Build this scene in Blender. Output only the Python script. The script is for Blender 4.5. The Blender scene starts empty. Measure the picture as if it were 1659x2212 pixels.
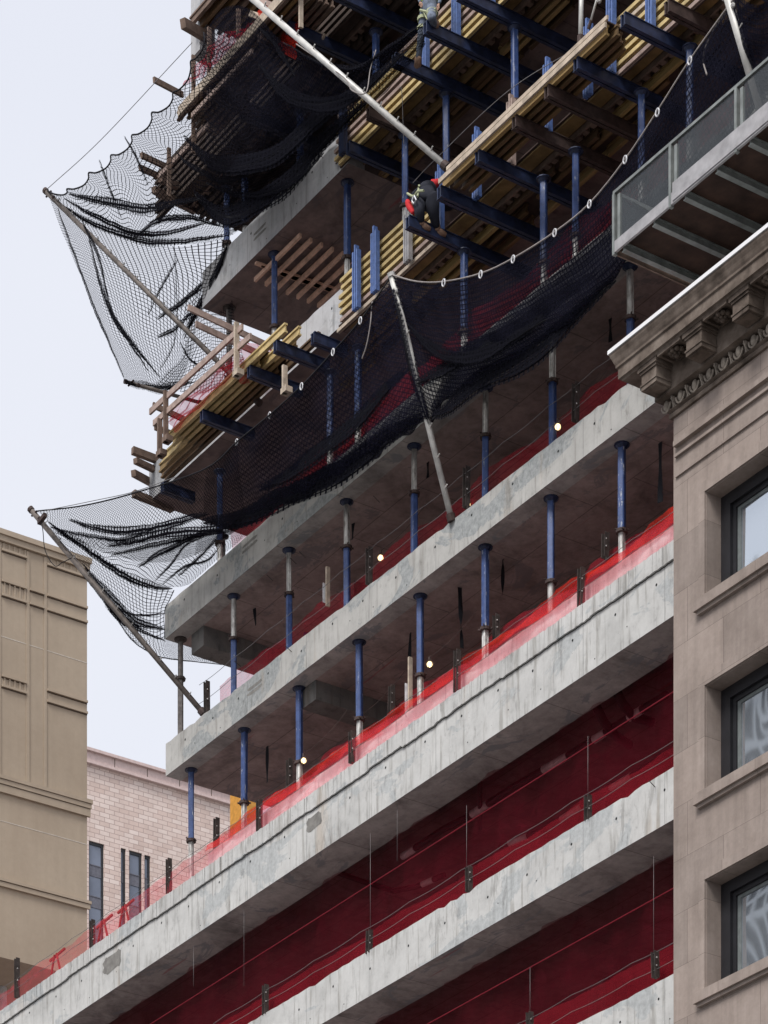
import bpy, math, random
from mathutils import Vector, Matrix
random.seed(11)
R = math.radians
SC = bpy.context.scene
COL = SC.collection
# ------------------------------------------------------------------ camera, world, sun, exposure
# World axes follow the tower: X along its street front, Y into it, Z up.  Pixel maths is for a 1659 x 2212 picture.
F, CX, HY, D, CAMZ = 6651.0, 829.5, 4740.0, 35.8, 1.6
TH = math.atan2(.8292, .5589)
FX, FY = -math.sin(TH), math.cos(TH)
RX, RY = math.cos(TH), math.sin(TH)
cam_d = bpy.data.cameras.new('camera'); cam = bpy.data.objects.new('camera', cam_d); COL.objects.link(cam)
cam.location = (0, -D, CAMZ); cam.rotation_euler = (R(90), 0, TH)
cam_d.sensor_fit = 'HORIZONTAL'; cam_d.sensor_width = 36; cam_d.lens = 36 * F / 1659
cam_d.shift_y = (HY - 1106) / 1659; cam_d.clip_end = 3000; cam_d.clip_start = .5
SC.camera = cam
SUN_EL, SUN_AZ = R(50), math.atan2(.35, -.80)          # azimuth measured from +Y towards +X
w = bpy.data.worlds.new('World'); SC.world = w; w.use_nodes = True
nt = w.node_tree; nt.nodes.clear()
def wn(t): return nt.nodes.new(t)
wo = wn('ShaderNodeOutputWorld'); bg = wn('ShaderNodeBackground'); sky = wn('ShaderNodeTexSky')
sky.sky_type = 'NISHITA'; sky.sun_disc = False; sky.sun_elevation = SUN_EL; sky.sun_rotation = SUN_AZ
sky.dust_density = 4; sky.air_density = 1.5
mx = wn('ShaderNodeMix'); mx.data_type = 'RGBA'; mx.inputs[0].default_value = .93
tc = wn('ShaderNodeTexCoord'); nz = wn('ShaderNodeTexNoise'); nz.inputs['Scale'].default_value = 1.6; nz.inputs['Detail'].default_value = 4
cr = wn('ShaderNodeValToRGB')
cr.color_ramp.elements[0].color = (4.0, 4.12, 4.6, 1); cr.color_ramp.elements[1].color = (4.8, 4.85, 5.1, 1)
cr.color_ramp.elements[0].position = .35; cr.color_ramp.elements[1].position = .7
nt.links.new(tc.outputs['Generated'], nz.inputs['Vector']); nt.links.new(nz.outputs[0], cr.inputs[0])
nt.links.new(sky.outputs[0], mx.inputs[6]); nt.links.new(cr.outputs[0], mx.inputs[7])
nt.links.new(mx.outputs[2], bg.inputs[0]); bg.inputs[1].default_value = .1
nt.links.new(bg.outputs[0], wo.inputs[0])
sl = bpy.data.lights.new('sun', 'SUN'); so = bpy.data.objects.new('sun', sl); COL.objects.link(so)
sl.energy = 1.5; sl.angle = R(22); sl.color = (1, .975, .94)
sd = Vector((math.sin(SUN_AZ) * math.cos(SUN_EL), math.cos(SUN_AZ) * math.cos(SUN_EL), math.sin(SUN_EL)))
so.rotation_euler = (-sd).to_track_quat('-Z', 'Y').to_euler(); so.location = (0, -60, 90)
SC.view_settings.view_transform = 'Standard'; SC.view_settings.look = 'None'
SC.view_settings.exposure = 1.0; SC.view_settings.gamma = 1
SC.cycles.transparent_max_bounces = 24; SC.cycles.max_bounces = 6

# ------------------------------------------------------------------ coordinates
def ray(x, y):
    a = (x - CX) / F; b = (HY - y) / F
    return FX + RX * a, FY + RY * a, b
def P(x, y, v=0.0):
    dx, dy, dz = ray(x, y); t = (D + v) / dy
    return Vector((dx * t, v, CAMZ + dz * t))
def PU(x, y, u):
    dx, dy, dz = ray(x, y); t = u / dx
    return Vector((u, dy * t - D, CAMZ + dz * t))
def PZ(x, y, z):
    dx, dy, dz = ray(x, y); t = (z - CAMZ) / dz
    return Vector((dx * t, dy * t - D, z))
def U(x, v=0.0): return P(x, 0, v).x
def ZM(m): return m * D / .8292 + CAMZ
S = {1: (ZM(.5159), ZM(.494)), 2: (ZM(.6036), ZM(.5814)), 3: (ZM(.6979), ZM(.6676)), 4: (ZM(.7809), ZM(.7636)),
     5: (ZM(.8554), ZM(.8378)), 6: (ZM(.938), ZM(.9195)), 7: (ZM(1.015), ZM(.996)), 8: (ZM(1.09), ZM(1.07)), 9: (ZM(1.165), ZM(1.145))}

# ------------------------------------------------------------------ materials
MATS = {}
class NT:
    def __init__(s, name):
        s.m = bpy.data.materials.new(name); s.m.use_nodes = True; s.t = s.m.node_tree; s.t.nodes.clear()
        s.out = s.n('ShaderNodeOutputMaterial'); MATS[name] = s.m
    def n(s, t, **k):
        o = s.t.nodes.new(t)
        for a, b in k.items(): setattr(o, a, b)
        return o
    def l(s, a, b): s.t.links.new(a, b)
    def pos(s, scale=(1, 1, 1), rot=(0, 0, 0)):
        g = s.n('ShaderNodeNewGeometry'); mp = s.n('ShaderNodeMapping')
        mp.inputs['Scale'].default_value = scale; mp.inputs['Rotation'].default_value = rot
        s.l(g.outputs['Position'], mp.inputs[0]); return mp.outputs[0]
    def noise(s, vec, sc, det=5, rough=.55, dist=0):
        o = s.n('ShaderNodeTexNoise'); o.inputs['Scale'].default_value = sc; o.inputs['Detail'].default_value = det
        o.inputs['Roughness'].default_value = rough; o.inputs['Distortion'].default_value = dist
        s.l(vec, o.inputs['Vector']); return o.outputs[0]
    def ramp(s, fac, stops):
        o = s.n('ShaderNodeValToRGB'); e = o.color_ramp.elements
        while len(e) < len(stops): e.new(.5)
        for i, (p, c) in enumerate(stops):
            e[i].position = p; e[i].color = (*c, 1) if not isinstance(c, (int, float)) else (c, c, c, 1)
        s.l(fac, o.inputs[0]); return o.outputs[0]
    def mix(s, fac, a, b, mode='MIX'):
        o = s.n('ShaderNodeMix', data_type='RGBA', blend_type=mode)
        for i, q in ((0, fac), (6, a), (7, b)):
            if isinstance(q, (int, float)): o.inputs[i].default_value = q if i == 0 else (q, q, q, 1)
            elif isinstance(q, tuple): o.inputs[i].default_value = (*q, 1)
            else: s.l(q, o.inputs[i])
        return o.outputs[2]
    def math(s, op, a, b=None, c=None):
        o = s.n('ShaderNodeMath', operation=op)
        for i, q in enumerate((a, b, c)):
            if q is None: continue
            if isinstance(q, (int, float)): o.inputs[i].default_value = q
            else: s.l(q, o.inputs[i])
        return o.outputs[0]
    def bsdf(s, col, rough=.8, metal=0, bump=None, bs=.3, bd=.02, spec=.3):
        o = s.n('ShaderNodeBsdfPrincipled')
        if isinstance(col, tuple): o.inputs['Base Color'].default_value = (*col, 1)
        else: s.l(col, o.inputs['Base Color'])
        if isinstance(rough, (int, float)): o.inputs['Roughness'].default_value = rough
        else: s.l(rough, o.inputs['Roughness'])
        o.inputs['Metallic'].default_value = metal; o.inputs['Specular IOR Level'].default_value = spec
        if bump is not None:
            b = s.n('ShaderNodeBump'); b.inputs['Strength'].default_value = bs; b.inputs['Distance'].default_value = bd
            s.l(bump, b.inputs['Height']); s.l(b.outputs[0], o.inputs['Normal'])
        return o.outputs[0]
    def end(s, sh): s.l(sh, s.out.inputs[0]); return s.m

def simple(name, col, rough=.7, metal=0, var=.25, sc=8, dark=None, spec=.3):
    k = NT(name); p = k.pos()
    n = k.noise(p, sc, 5, .6)
    dk = dark or tuple(c * (1 - var) for c in col)
    c = k.ramp(n, [(.32, dk), (.68, tuple(min(1, q * (1 + var * .4)) for q in col))])
    return k.end(k.bsdf(c, rough, metal, n, .2, .01, spec))

def concrete(name, base, blue=.6, rust=.25, streak=.5):
    k = NT(name); p = k.pos()
    big = k.noise(p, .55, 6, .6, .4)
    c = k.ramp(big, [(.3, tuple(b * .80 for b in base)), (.48, base), (.72, tuple(b * 1.10 for b in base))])
    mid = k.noise(p, 3.2, 8, .7)
    c = k.mix(.75, c, k.ramp(mid, [(.28, .50), (.42, .90), (.55, 1.0), (.75, 1.1)]), 'MULTIPLY')
    pv = k.pos((1, 1, .10)); st = k.noise(pv, 5.5, 5, .6)
    c = k.mix(streak, c, k.ramp(st, [(.36, (.52, .50, .47)), (.47, (1, 1, 1)), (.62, (1, 1, 1)), (.70, (1.12, 1.12, 1.13))]), 'MULTIPLY')
    # cooler damp patches with hard edges between pours
    pb = k.pos((.45, 1, .8)); b1 = k.noise(pb, .9, 7, .62, .8)
    m1 = k.ramp(b1, [(.54, 0.), (.555, 1.)])
    spk = k.noise(p, 9, 6, .7)
    c = k.mix(k.math('MULTIPLY', m1, blue), c, k.ramp(spk, [(.3, tuple(b * q for b, q in zip(base, (.42, .46, .49)))), (.62, tuple(b * q for b, q in zip(base, (.84, .89, .93))))]))
    rs = k.noise(k.pos((.7, 1, .16)), 1.5, 5, .6)
    c = k.mix(k.math('MULTIPLY', k.ramp(rs, [(.60, 0.), (.70, 1.)]), rust), c, (.36, .25, .15))
    dr = k.noise(k.pos((1.6, 1, .3)), 2.4, 6, .75, 1.0)
    c = k.mix(.6, c, k.ramp(dr, [(.36, (.55, .54, .53)), (.43, (1, 1, 1))]), 'MULTIPLY')
    pit = k.noise(p, 24, 3, .5)
    c = k.mix(1, c, k.ramp(pit, [(.24, .35), (.31, 1.)]), 'MULTIPLY')
    # formwork joints every few metres
    g = k.n('ShaderNodeNewGeometry'); sx = k.n('ShaderNodeSeparateXYZ'); k.l(g.outputs[0], sx.inputs[0])
    fr = k.math('FRACT', k.math('DIVIDE', sx.outputs[0], 2.44)); j = k.math('LESS_THAN', fr, .008)
    c = k.mix(k.math('MULTIPLY', j, .55), c, tuple(b * .4 for b in base))
    return k.end(k.bsdf(c, .9, 0, mid, .5, .015, .2))

concrete('concrete', (.55, .545, .53), .6, .35, .65); concrete('kerb_concrete', (.72, .70, .69), .2, .1, .3)
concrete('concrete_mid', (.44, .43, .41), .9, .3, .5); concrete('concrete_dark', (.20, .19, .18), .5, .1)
concrete('concrete_pale', (.50, .50, .51), .3, .15, .4)
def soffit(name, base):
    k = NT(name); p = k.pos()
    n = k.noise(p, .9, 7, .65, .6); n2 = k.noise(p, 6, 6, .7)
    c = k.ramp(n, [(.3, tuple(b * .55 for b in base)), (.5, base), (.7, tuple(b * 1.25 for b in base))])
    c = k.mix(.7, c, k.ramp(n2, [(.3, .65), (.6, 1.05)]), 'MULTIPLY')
    br = k.n('ShaderNodeTexBrick'); br.inputs['Scale'].default_value = 1; br.inputs['Brick Width'].default_value = 2.44
    br.inputs['Row Height'].default_value = 1.22; br.inputs['Mortar Size'].default_value = .012
    for i, q in ((1, 1.), (2, .86), (3, .45)): br.inputs[i].default_value = (q, q, q, 1)
    k.l(p, br.inputs[0]); c = k.mix(.8, c, br.outputs[0], 'MULTIPLY')
    st = k.noise(k.pos((.5, 1, 1)), 1.1, 6, .7, 1.2)
    c = k.mix(k.ramp(st, [(.56, 0.), (.6, .75)]), c, tuple(b * q for b, q in zip(base, (.55, .62, .68))))
    rd = k.noise(k.pos((.25, 3.5, 1), (0, 0, R(6))), 1.3, 3, .5)
    c = k.mix(k.ramp(rd, [(.70, 0.), (.74, .5)]), c, (.32, .06, .08))
    return k.end(k.bsdf(c, .85, 0, n2, .3, .01, .2))
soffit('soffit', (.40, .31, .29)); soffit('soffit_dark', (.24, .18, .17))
soffit('beam_soffit', (.44, .41, .39))
simple('pale_concrete', (.7, .7, .68), .8)
simple('tie_hole', (.02, .02, .022), .9)
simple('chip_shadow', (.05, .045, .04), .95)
def blue_paint():
    k = NT('blue_paint'); p = k.pos(); n = k.noise(p, 7, 6, .7); v = k.noise(k.pos((1, 1, .25)), 16, 5, .7)
    c = k.ramp(n, [(.3, (.025, .045, .13)), (.6, (.045, .085, .235)), (.8, (.09, .14, .32))])
    c = k.mix(k.ramp(v, [(.60, 0.), (.66, .85)]), c, (.42, .44, .48))
    return k.end(k.bsdf(c, .42, 0, n, .15, .004, .5))
blue_paint()
simple('navy_steel', (.022, .034, .085), .5, .1, .6, 6, spec=.5)
simple('bright_blue', (.10, .17, .40), .4, 0, .3, 12, spec=.5)
simple('brown_steel', (.075, .05, .045), .7, .1, .45, 7)
simple('dark_post', (.075, .06, .055), .75, .1, .5, 9)
simple('grey_tube', (.22, .20, .19), .55, .2, .5, 8)
k = NT('galvanised'); p = k.pos((1, 1, .3)); n = k.noise(p, 14, 6, .7)
k.end(k.bsdf(k.ramp(n, [(.3, (.16, .14, .125)), (.5, (.50, .49, .47)), (.7, (.72, .71, .69))]), .42, .25, n, .2, .003, .5))
simple('pole_white', (.62, .61, .58), .45, .15, .25, 5, spec=.4)
simple('pole_worn', (.17, .145, .13), .6, .1, .5, 5)
k = NT('formwork_timber'); oi = k.n('ShaderNodeObjectInfo'); p = k.pos((.4, 4, 4)); n = k.noise(p, 6, 6, .65)
c = k.ramp(oi.outputs['Random'], [(0, (.07, .045, .03)), (.3, (.15, .09, .045)), (.5, (.26, .165, .07)), (.62, (.42, .29, .12)), (.7, (.10, .06, .035)), (.86, (.20, .12, .06)), (.93, (.5, .36, .16)), (1, (.12, .07, .04))])
c = k.mix(.7, c, k.ramp(n, [(.3, .5), (.55, 1.), (.75, 1.2)]), 'MULTIPLY')
k.end(k.bsdf(c, .65, 0, n, .2, .004))
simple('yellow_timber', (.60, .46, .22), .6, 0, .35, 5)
simple('pale_timber', (.52, .43, .34), .8, 0, .35, 6)
simple('silhouette_timber', (.075, .055, .045), .85, 0, .4, 6); simple('batten_wood', (.85, .56, .42), .8, 0, .3, 5); simple('pink_timber', (.40, .30, .26), .8, 0, .35, 6)
simple('brown_timber', (.20, .14, .11), .85, 0, .4, 6)
simple('board_yellow', (.26, .17, .07), .6, 0, .35, 4); simple('plywood', (.07, .045, .038), .85, 0, .45, 2)
simple('platform_ply', (.055, .03, .022), .85, 0, .6, 2.5)
simple('rope_black', (.012, .012, .016), .9)
simple('rope_grey', (.30, .27, .26), .9)
simple('wire', (.22, .21, .21), .5, .4)
simple('bracket_white', (.75, .75, .78), .5)
simple('alu_frame', (.24, .26, .25), .45, .2, .35, 5, spec=.5)
simple('pale_steel', (.40, .39, .40), .5, .1, .3, 4)
simple('white_flashing', (.84, .84, .85), .5, 0, .05, 2)
simple('seam_red', (.20, .008, .02), .8); simple('red_cloth', (.55, .025, .03), .8); simple('black_cloth', (.022, .024, .035), .9)
simple('denim', (.16, .19, .25), .9, 0, .5, 14); simple('hi_vis', (.42, .62, .05), .7); simple('skin_tone', (.42, .25, .18), .6)
simple('boot_leather', (.32, .20, .14), .8); simple('harness', (.42, .45, .28), .8); simple('hard_hat', (.70, .68, .62), .4)
simple('pipe_dark', (.045, .03, .03), .6); simple('pipe_label', (.9, .8, .8), .6)
simple('orange_panel', (.62, .30, .06), .7)
simple('red_steel', (.28, .025, .02), .6)
simple('asphalt', (.05, .05, .052), .9); simple('pavement', (.24, .235, .23), .9, 0, .12, .3); simple('road_paint', (.75, .75, .73), .8)
simple('kerb', (.35, .34, .33), .9)

def netmat(name, cell, wd, extra, col, wave=0, diag=False, fade=0):
    k = NT(name); uv = k.n('ShaderNodeUVMap'); sx = k.n('ShaderNodeSeparateXYZ')
    nn = k.n('ShaderNodeTexNoise'); nn.inputs['Scale'].default_value = 1.5; k.l(uv.outputs[0], nn.inputs['Vector'])
    vm = k.n('ShaderNodeVectorMath', operation='SCALE'); vm.inputs['Scale'].default_value = cell * .55; k.l(nn.outputs['Color'], vm.inputs[0])
    va = k.n('ShaderNodeVectorMath', operation='ADD'); k.l(uv.outputs[0], va.inputs[0]); k.l(vm.outputs[0], va.inputs[1])
    k.l(va.outputs[0], sx.inputs[0]); a, b = sx.outputs[0], sx.outputs[1]
    if diag: a, b = k.math('ADD', a, b), k.math('SUBTRACT', a, b)
    def line(q):
        f = k.math('ABSOLUTE', k.math('SUBTRACT', k.math('FRACT', k.math('DIVIDE', q, cell)), .5))
        return k.math('GREATER_THAN', f, .5 - wd / cell / 2)
    m = k.math('MAXIMUM', line(a), line(b))
    ex = extra
    if wave:
        wv = k.n('ShaderNodeTexWave'); wv.bands_direction = 'Y'; wv.inputs['Scale'].default_value = 3.0
        wv.inputs['Distortion'].default_value = 5; wv.inputs['Detail'].default_value = 3; wv.inputs['Detail Scale'].default_value = .6
        k.l(uv.outputs[0], wv.inputs['Vector'])
        ex = k.math('MULTIPLY_ADD', wv.outputs['Fac'], wave, extra)
    if fade:
        u0 = k.n('ShaderNodeSeparateXYZ'); k.l(uv.outputs[0], u0.inputs[0])
        ex = k.math('MULTIPLY', ex, k.math('MINIMUM', k.math('DIVIDE', u0.outputs[0], fade), 1.0))
    m = k.math('MAXIMUM', m, ex)
    tr = k.n('ShaderNodeBsdfTransparent'); df = k.n('ShaderNodeBsdfDiffuse'); df.inputs[0].default_value = (*col, 1)
    ms = k.n('ShaderNodeMixShader'); k.l(m, ms.inputs[0]); k.l(tr.outputs[0], ms.inputs[1]); k.l(df.outputs[0], ms.inputs[2])
    return k.end(ms.outputs[0])
netmat('net_coarse', .105, .0175, .11, (.012, .011, .015), 0, True)
netmat('net_square', .082, .0145, .11, (.012, .011, .015), 0, False)
netmat('net_mid', .105, .017, .36, (.010, .010, .016), .36, True, 1.2)
netmat('net_fold_light', .045, .012, .16, (.010, .010, .014), .2, False)
netmat('net_fold_mat', .05, .016, .36, (.010, .010, .014), .3, False)
netmat('net_lined', .10, .018, .44, (.011, .011, .020), .34, True, 2.2)
netmat('net_dense', .075, .018, .52, (.013, .013, .022), .30, False)
def redmesh(name, cov, col, tl=.35):
    k = NT(name); p = k.pos(); n = k.noise(k.pos((1, 1, .35)), 4.5, 5, .65)
    fb = k.noise(k.pos((1, 1, 1)), 70, 1, .5); wv_ = k.noise(k.pos((.35, 1, 2.2), (0, R(25), 0)), 2.2, 5, .7, 1.5)
    cv = k.mix(.5, k.ramp(n, [(.3, max(0, cov - .14)), (.7, min(1, cov + .18))]), k.ramp(wv_, [(.35, max(0, cov - .12)), (.6, cov), (.68, min(1, cov + .35))]))
    cv = k.math('MULTIPLY', cv, k.ramp(fb, [(.35, .75), (.65, 1.)]))
    df = k.n('ShaderNodeBsdfDiffuse'); df.inputs[0].default_value = (*col, 1)
    t = k.n('ShaderNodeBsdfTranslucent'); t.inputs[0].default_value = (*col, 1)
    m1 = k.n('ShaderNodeMixShader'); m1.inputs[0].default_value = tl; k.l(df.outputs[0], m1.inputs[1]); k.l(t.outputs[0], m1.inputs[2])
    tr = k.n('ShaderNodeBsdfTransparent'); tr.inputs[0].default_value = (1, .86, .88, 1)
    m2 = k.n('ShaderNodeMixShader'); k.l(cv, m2.inputs[0]); k.l(tr.outputs[0], m2.inputs[1]); k.l(m1.outputs[0], m2.inputs[2])
    return k.end(m2.outputs[0])
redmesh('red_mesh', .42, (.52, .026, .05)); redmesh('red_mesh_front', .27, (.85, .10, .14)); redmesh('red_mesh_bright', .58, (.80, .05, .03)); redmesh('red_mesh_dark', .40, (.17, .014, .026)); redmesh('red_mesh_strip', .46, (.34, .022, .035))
k = NT('steel_mesh'); tr = k.n('ShaderNodeBsdfTransparent'); df = k.n('ShaderNodeBsdfDiffuse'); df.inputs[0].default_value = (.10, .11, .12, 1)
n = k.noise(k.pos(), 3, 4); ms = k.n('ShaderNodeMixShader'); k.l(k.ramp(n, [(.3, .35), (.7, .5)]), ms.inputs[0]); k.l(tr.outputs[0], ms.inputs[1]); k.l(df.outputs[0], ms.inputs[2]); k.end(ms.outputs[0])
k = NT('bulb_glow'); e = k.n('ShaderNodeEmission'); e.inputs[0].default_value = (1, .72, .36, 1); e.inputs[1].default_value = 1.6; k.end(e.outputs[0])
# cornice stone
k = NT('brownstone'); p = k.pos(); n = k.noise(p, 1.1, 7, .65); n2 = k.noise(p, 14, 5, .6); st = k.noise(k.pos((2.5, 2.5, .15)), 2.2, 5, .6)
c = k.ramp(n, [(.3, (.26, .215, .19)), (.6, (.345, .29, .26)), (.8, (.40, .34, .31))])
c = k.mix(.45, c, k.ramp(st, [(.3, .65), (.6, 1.05)]), 'MULTIPLY'); c = k.mix(.3, c, k.ramp(n2, [(.3, .75), (.7, 1.1)]), 'MULTIPLY')
g = k.n('ShaderNodeNewGeometry'); sx = k.n('ShaderNodeSeparateXYZ'); k.l(g.outputs[0], sx.inputs[0])
j = k.math('LESS_THAN', k.math('FRACT', k.math('DIVIDE', k.math('ADD', sx.outputs[2], .3), .92)), .010)
c = k.mix(k.math('MULTIPLY', j, .5), c, (.10, .075, .065))
row = k.math('FLOOR', k.math('DIVIDE', k.math('ADD', sx.outputs[2], .3), .92))
fx = k.math('FRACT', k.math('ADD', k.math('DIVIDE', sx.outputs[0], 1.9), k.math('MULTIPLY', row, .5)))
c = k.mix(k.math('MULTIPLY', k.math('LESS_THAN', fx, .006), .55), c, (.10, .075, .065))
cb = k.n('ShaderNodeCombineXYZ'); k.l(row, cb.inputs[0]); k.l(k.math('FLOOR', k.math('ADD', k.math('DIVIDE', sx.outputs[0], 1.9), k.math('MULTIPLY', row, .5))), cb.inputs[1])
wnz = k.n('ShaderNodeTexWhiteNoise'); k.l(cb.outputs[0], wnz.inputs['Vector'])
c = k.mix(1, c, k.ramp(wnz.outputs['Value'], [(0, (.86, .85, .84)), (1, (1.08, 1.06, 1.04))]), 'MULTIPLY')
k.end(k.bsdf(c, .9, 0, n2, .35, .01, .2))
k = NT('carved_stone'); p = k.pos(); n = k.noise(p, 2.5, 7, .65); n2 = k.noise(p, 16, 5, .6)
c = k.ramp(n, [(.3, (.05, .038, .03)), (.5, (.14, .11, .09)), (.8, (.27, .225, .19))])
c = k.mix(.35, c, k.ramp(n2, [(.3, .7), (.7, 1.1)]), 'MULTIPLY'); k.end(k.bsdf(c, .85, 0, n2, .35, .01, .2))
k = NT('tan_render'); p = k.pos(); n = k.noise(p, .25, 6, .6); n2 = k.noise(p, 5, 5, .7); st = k.noise(k.pos((2, 2, .1)), 1.2, 5, .6)
c = k.ramp(n, [(.3, (.375, .30, .225)), (.7, (.46, .378, .29))])
c = k.mix(.3, c, k.ramp(st, [(.3, .75), (.65, 1.05)]), 'MULTIPLY'); c = k.mix(.25, c, k.ramp(n2, [(.3, .8), (.7, 1.1)]), 'MULTIPLY')
k.end(k.bsdf(c, .9, 0, n2, .3, .01, .2))
simple('carved_light', (.30, .26, .22), .85, 0, .4, 9); simple('tan_seam', (.62, .56, .48), .8); simple('joint_and_shadow', (.11, .08, .06), .9)
k = NT('pink_block'); br = k.n('ShaderNodeTexBrick'); p = k.pos(); sx = k.n('ShaderNodeSeparateXYZ'); k.l(p, sx.inputs[0])
cb = k.n('ShaderNodeCombineXYZ'); k.l(sx.outputs[1], cb.inputs[0]); k.l(sx.outputs[2], cb.inputs[1]); k.l(cb.outputs[0], br.inputs[0])
br.inputs['Scale'].default_value = 1; br.inputs['Brick Width'].default_value = .46; br.inputs['Row Height'].default_value = .19; br.inputs['Mortar Size'].default_value = .012
br.inputs[1].default_value = (.66, .52, .46, 1); br.inputs[2].default_value = (.80, .68, .62, 1); br.inputs[3].default_value = (.42, .30, .27, 1)
n = k.noise(p, 1.3, 6, .7); c = k.mix(.5, br.outputs[0], k.ramp(n, [(.3, .8), (.7, 1.1)]), 'MULTIPLY'); k.end(k.bsdf(c, .85))
simple('pink_coping', (.66, .52, .49), .85, 0, .15)
k = NT('blue_glass'); n = k.noise(k.pos(), .8, 3)
k.end(k.bsdf(k.ramp(n, [(.3, (.12, .14, .19)), (.7, (.19, .22, .29))]), .08, 0, None, spec=.8))
k = NT('window_glass'); n = k.noise(k.pos((1, 1, .7)), .7, 0, .4, .3)
k.end(k.bsdf((.10, .12, .14), .03, .8, n, .3, .10, spec=1))
MATS['window_glass'].node_tree.nodes['Principled BSDF'].inputs['Base Color'].default_value = (.55, .60, .66, 1)
simple('window_black', (.018, .018, .022), .45, 0, .3, 4, spec=.5); simple('window_grey', (.17, .19, .19), .5)
simple('spandrel', (.16, .16, .19), .5)

# ------------------------------------------------------------------ mesh builder
class MB:
    def __init__(s): s.v = []; s.f = []; s.mi = []; s.uv = {}
    def add(s, vs, fs, mi=0):
        o = len(s.v); s.v += [Vector(q) for q in vs]; s.f += [tuple(i + o for i in f) for f in fs]; s.mi += [mi] * len(fs); return s
    def box(s, a, b, mi=0):
        x0, y0, z0 = (min(a[i], b[i]) for i in range(3)); x1, y1, z1 = (max(a[i], b[i]) for i in range(3))
        return s.add([(x0, y0, z0), (x1, y0, z0), (x1, y1, z0), (x0, y1, z0), (x0, y0, z1), (x1, y0, z1), (x1, y1, z1), (x0, y1, z1)],
                     [(0, 3, 2, 1), (4, 5, 6, 7), (0, 1, 5, 4), (1, 2, 6, 5), (2, 3, 7, 6), (3, 0, 4, 7)], mi)
    def beam(s, a, b, w, h, up=(0, 0, 1), mi=0):
        a, b = Vector(a), Vector(b); d = (b - a).normalized(); up = Vector(up)
        if abs(d.dot(up)) > .98: up = Vector((0, 1, 0))
        x = d.cross(up).normalized() * w / 2; y = x.cross(d).normalized() * h / 2
        vs = [q + i * x + j * y for q in (a, b) for i, j in ((-1, -1), (1, -1), (1, 1), (-1, 1))]
        return s.add(vs, [(0, 1, 2, 3), (7, 6, 5, 4), (0, 4, 5, 1), (1, 5, 6, 2), (2, 6, 7, 3), (3, 7, 4, 0)], mi)
    def tube(s, pts, r, n=8, mi=0, cap=True):
        pts = [Vector(p) for p in pts]; rr = r if isinstance(r, (list, tuple)) else [r] * len(pts)
        vs = []; last = None
        for i, p in enumerate(pts):
            d = (pts[min(i + 1, len(pts) - 1)] - pts[max(i - 1, 0)])
            d = d.normalized() if d.length > 1e-9 else Vector((0, 0, 1))
            if last is None: last = Vector((0, 0, 1)).cross(d) if abs(d.z) < .95 else Vector((1, 0, 0))
            x = (last - d * last.dot(d)).normalized(); last = x; y = d.cross(x)
            vs += [p + (x * math.cos(t) + y * math.sin(t)) * rr[i] for t in (2 * math.pi * j / n for j in range(n))]
        fs = [(i * n + j, i * n + (j + 1) % n, (i + 1) * n + (j + 1) % n, (i + 1) * n + j) for i in range(len(pts) - 1) for j in range(n)]
        if cap: fs += [tuple(range(n))[::-1], tuple((len(pts) - 1) * n + j for j in range(n))]
        return s.add(vs, fs, mi)
    def disc(s, c, r, n=8, axis='y', mi=0):
        c = Vector(c); vs = [c + Vector((math.cos(t) * r, 0, math.sin(t) * r)) for t in (2 * math.pi * j / n for j in range(n))]
        return s.add(vs, [tuple(range(n))], mi)
    def ball(s, c, r, mi=0, sq=(1, 1, 1), n=8):
        c = Vector(c); vs = []; m = n // 2 + 1
        for i in range(m + 1):
            ph = math.pi * i / m
            vs += [c + Vector((r * sq[0] * math.sin(ph) * math.cos(t), r * sq[1] * math.sin(ph) * math.sin(t), r * sq[2] * math.cos(ph))) for t in (2 * math.pi * j / n for j in range(n))]
        return s.add(vs, [(i * n + j, (i + 1) * n + j, (i + 1) * n + (j + 1) % n, i * n + (j + 1) % n) for i in range(m) for j in range(n)], mi)
    def grid(s, rows, uvs=None, mi=0):
        o = len(s.v); n = len(rows[0])
        for r in rows: s.v += [Vector(q) for q in r]
        for i in range(len(rows) - 1):
            for j in range(n - 1):
                s.f.append((o + i * n + j, o + i * n + j + 1, o + (i + 1) * n + j + 1, o + (i + 1) * n + j)); s.mi.append(mi)
        if uvs:
            for i, r in enumerate(uvs):
                for j, q in enumerate(r): s.uv[o + i * n + j] = q
        return s
    def build(s, name, mat, parent=None, loc=None, smooth=False):
        if parent is not None: org = parent['_o'] if '_o' in parent.keys() else list(parent.location)
        elif loc is not None: org = loc
        else:
            xs = [q.x for q in s.v]; ys = [q.y for q in s.v]; zs = [q.z for q in s.v]
            org = ((min(xs) + max(xs)) / 2, (min(ys) + max(ys)) / 2, min(zs))
        org = Vector(org)
        me = bpy.data.meshes.new(name); me.from_pydata([q - org for q in s.v], [], s.f)
        for m_ in (mat if isinstance(mat, (list, tuple)) else [mat]): me.materials.append(MATS[m_])
        for p_, i in zip(me.polygons, s.mi): p_.material_index = i; p_.use_smooth = smooth
        if s.uv:
            lay = me.uv_layers.new(name='UVMap')
            for lp in me.loops: lay.data[lp.index].uv = s.uv.get(lp.vertex_index, (0, 0))
        me.update(); o = bpy.data.objects.new(name, me); COL.objects.link(o)
        if parent is not None:
            o.parent = parent; ORG[o.name] = org
        else: o.location = org
        return o
ORG = {}
def thing(name, loc, label, cat, group=None):
    o = bpy.data.objects.new(name, None); o.empty_display_size = .2; COL.objects.link(o); o.location = loc
    return tag(o, label, cat, group)
def tag(o, label, cat, group=None, kind=None):
    o['label'] = label; o['category'] = cat
    if group: o['group'] = group
    if kind: o['kind'] = kind
    return o
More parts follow.
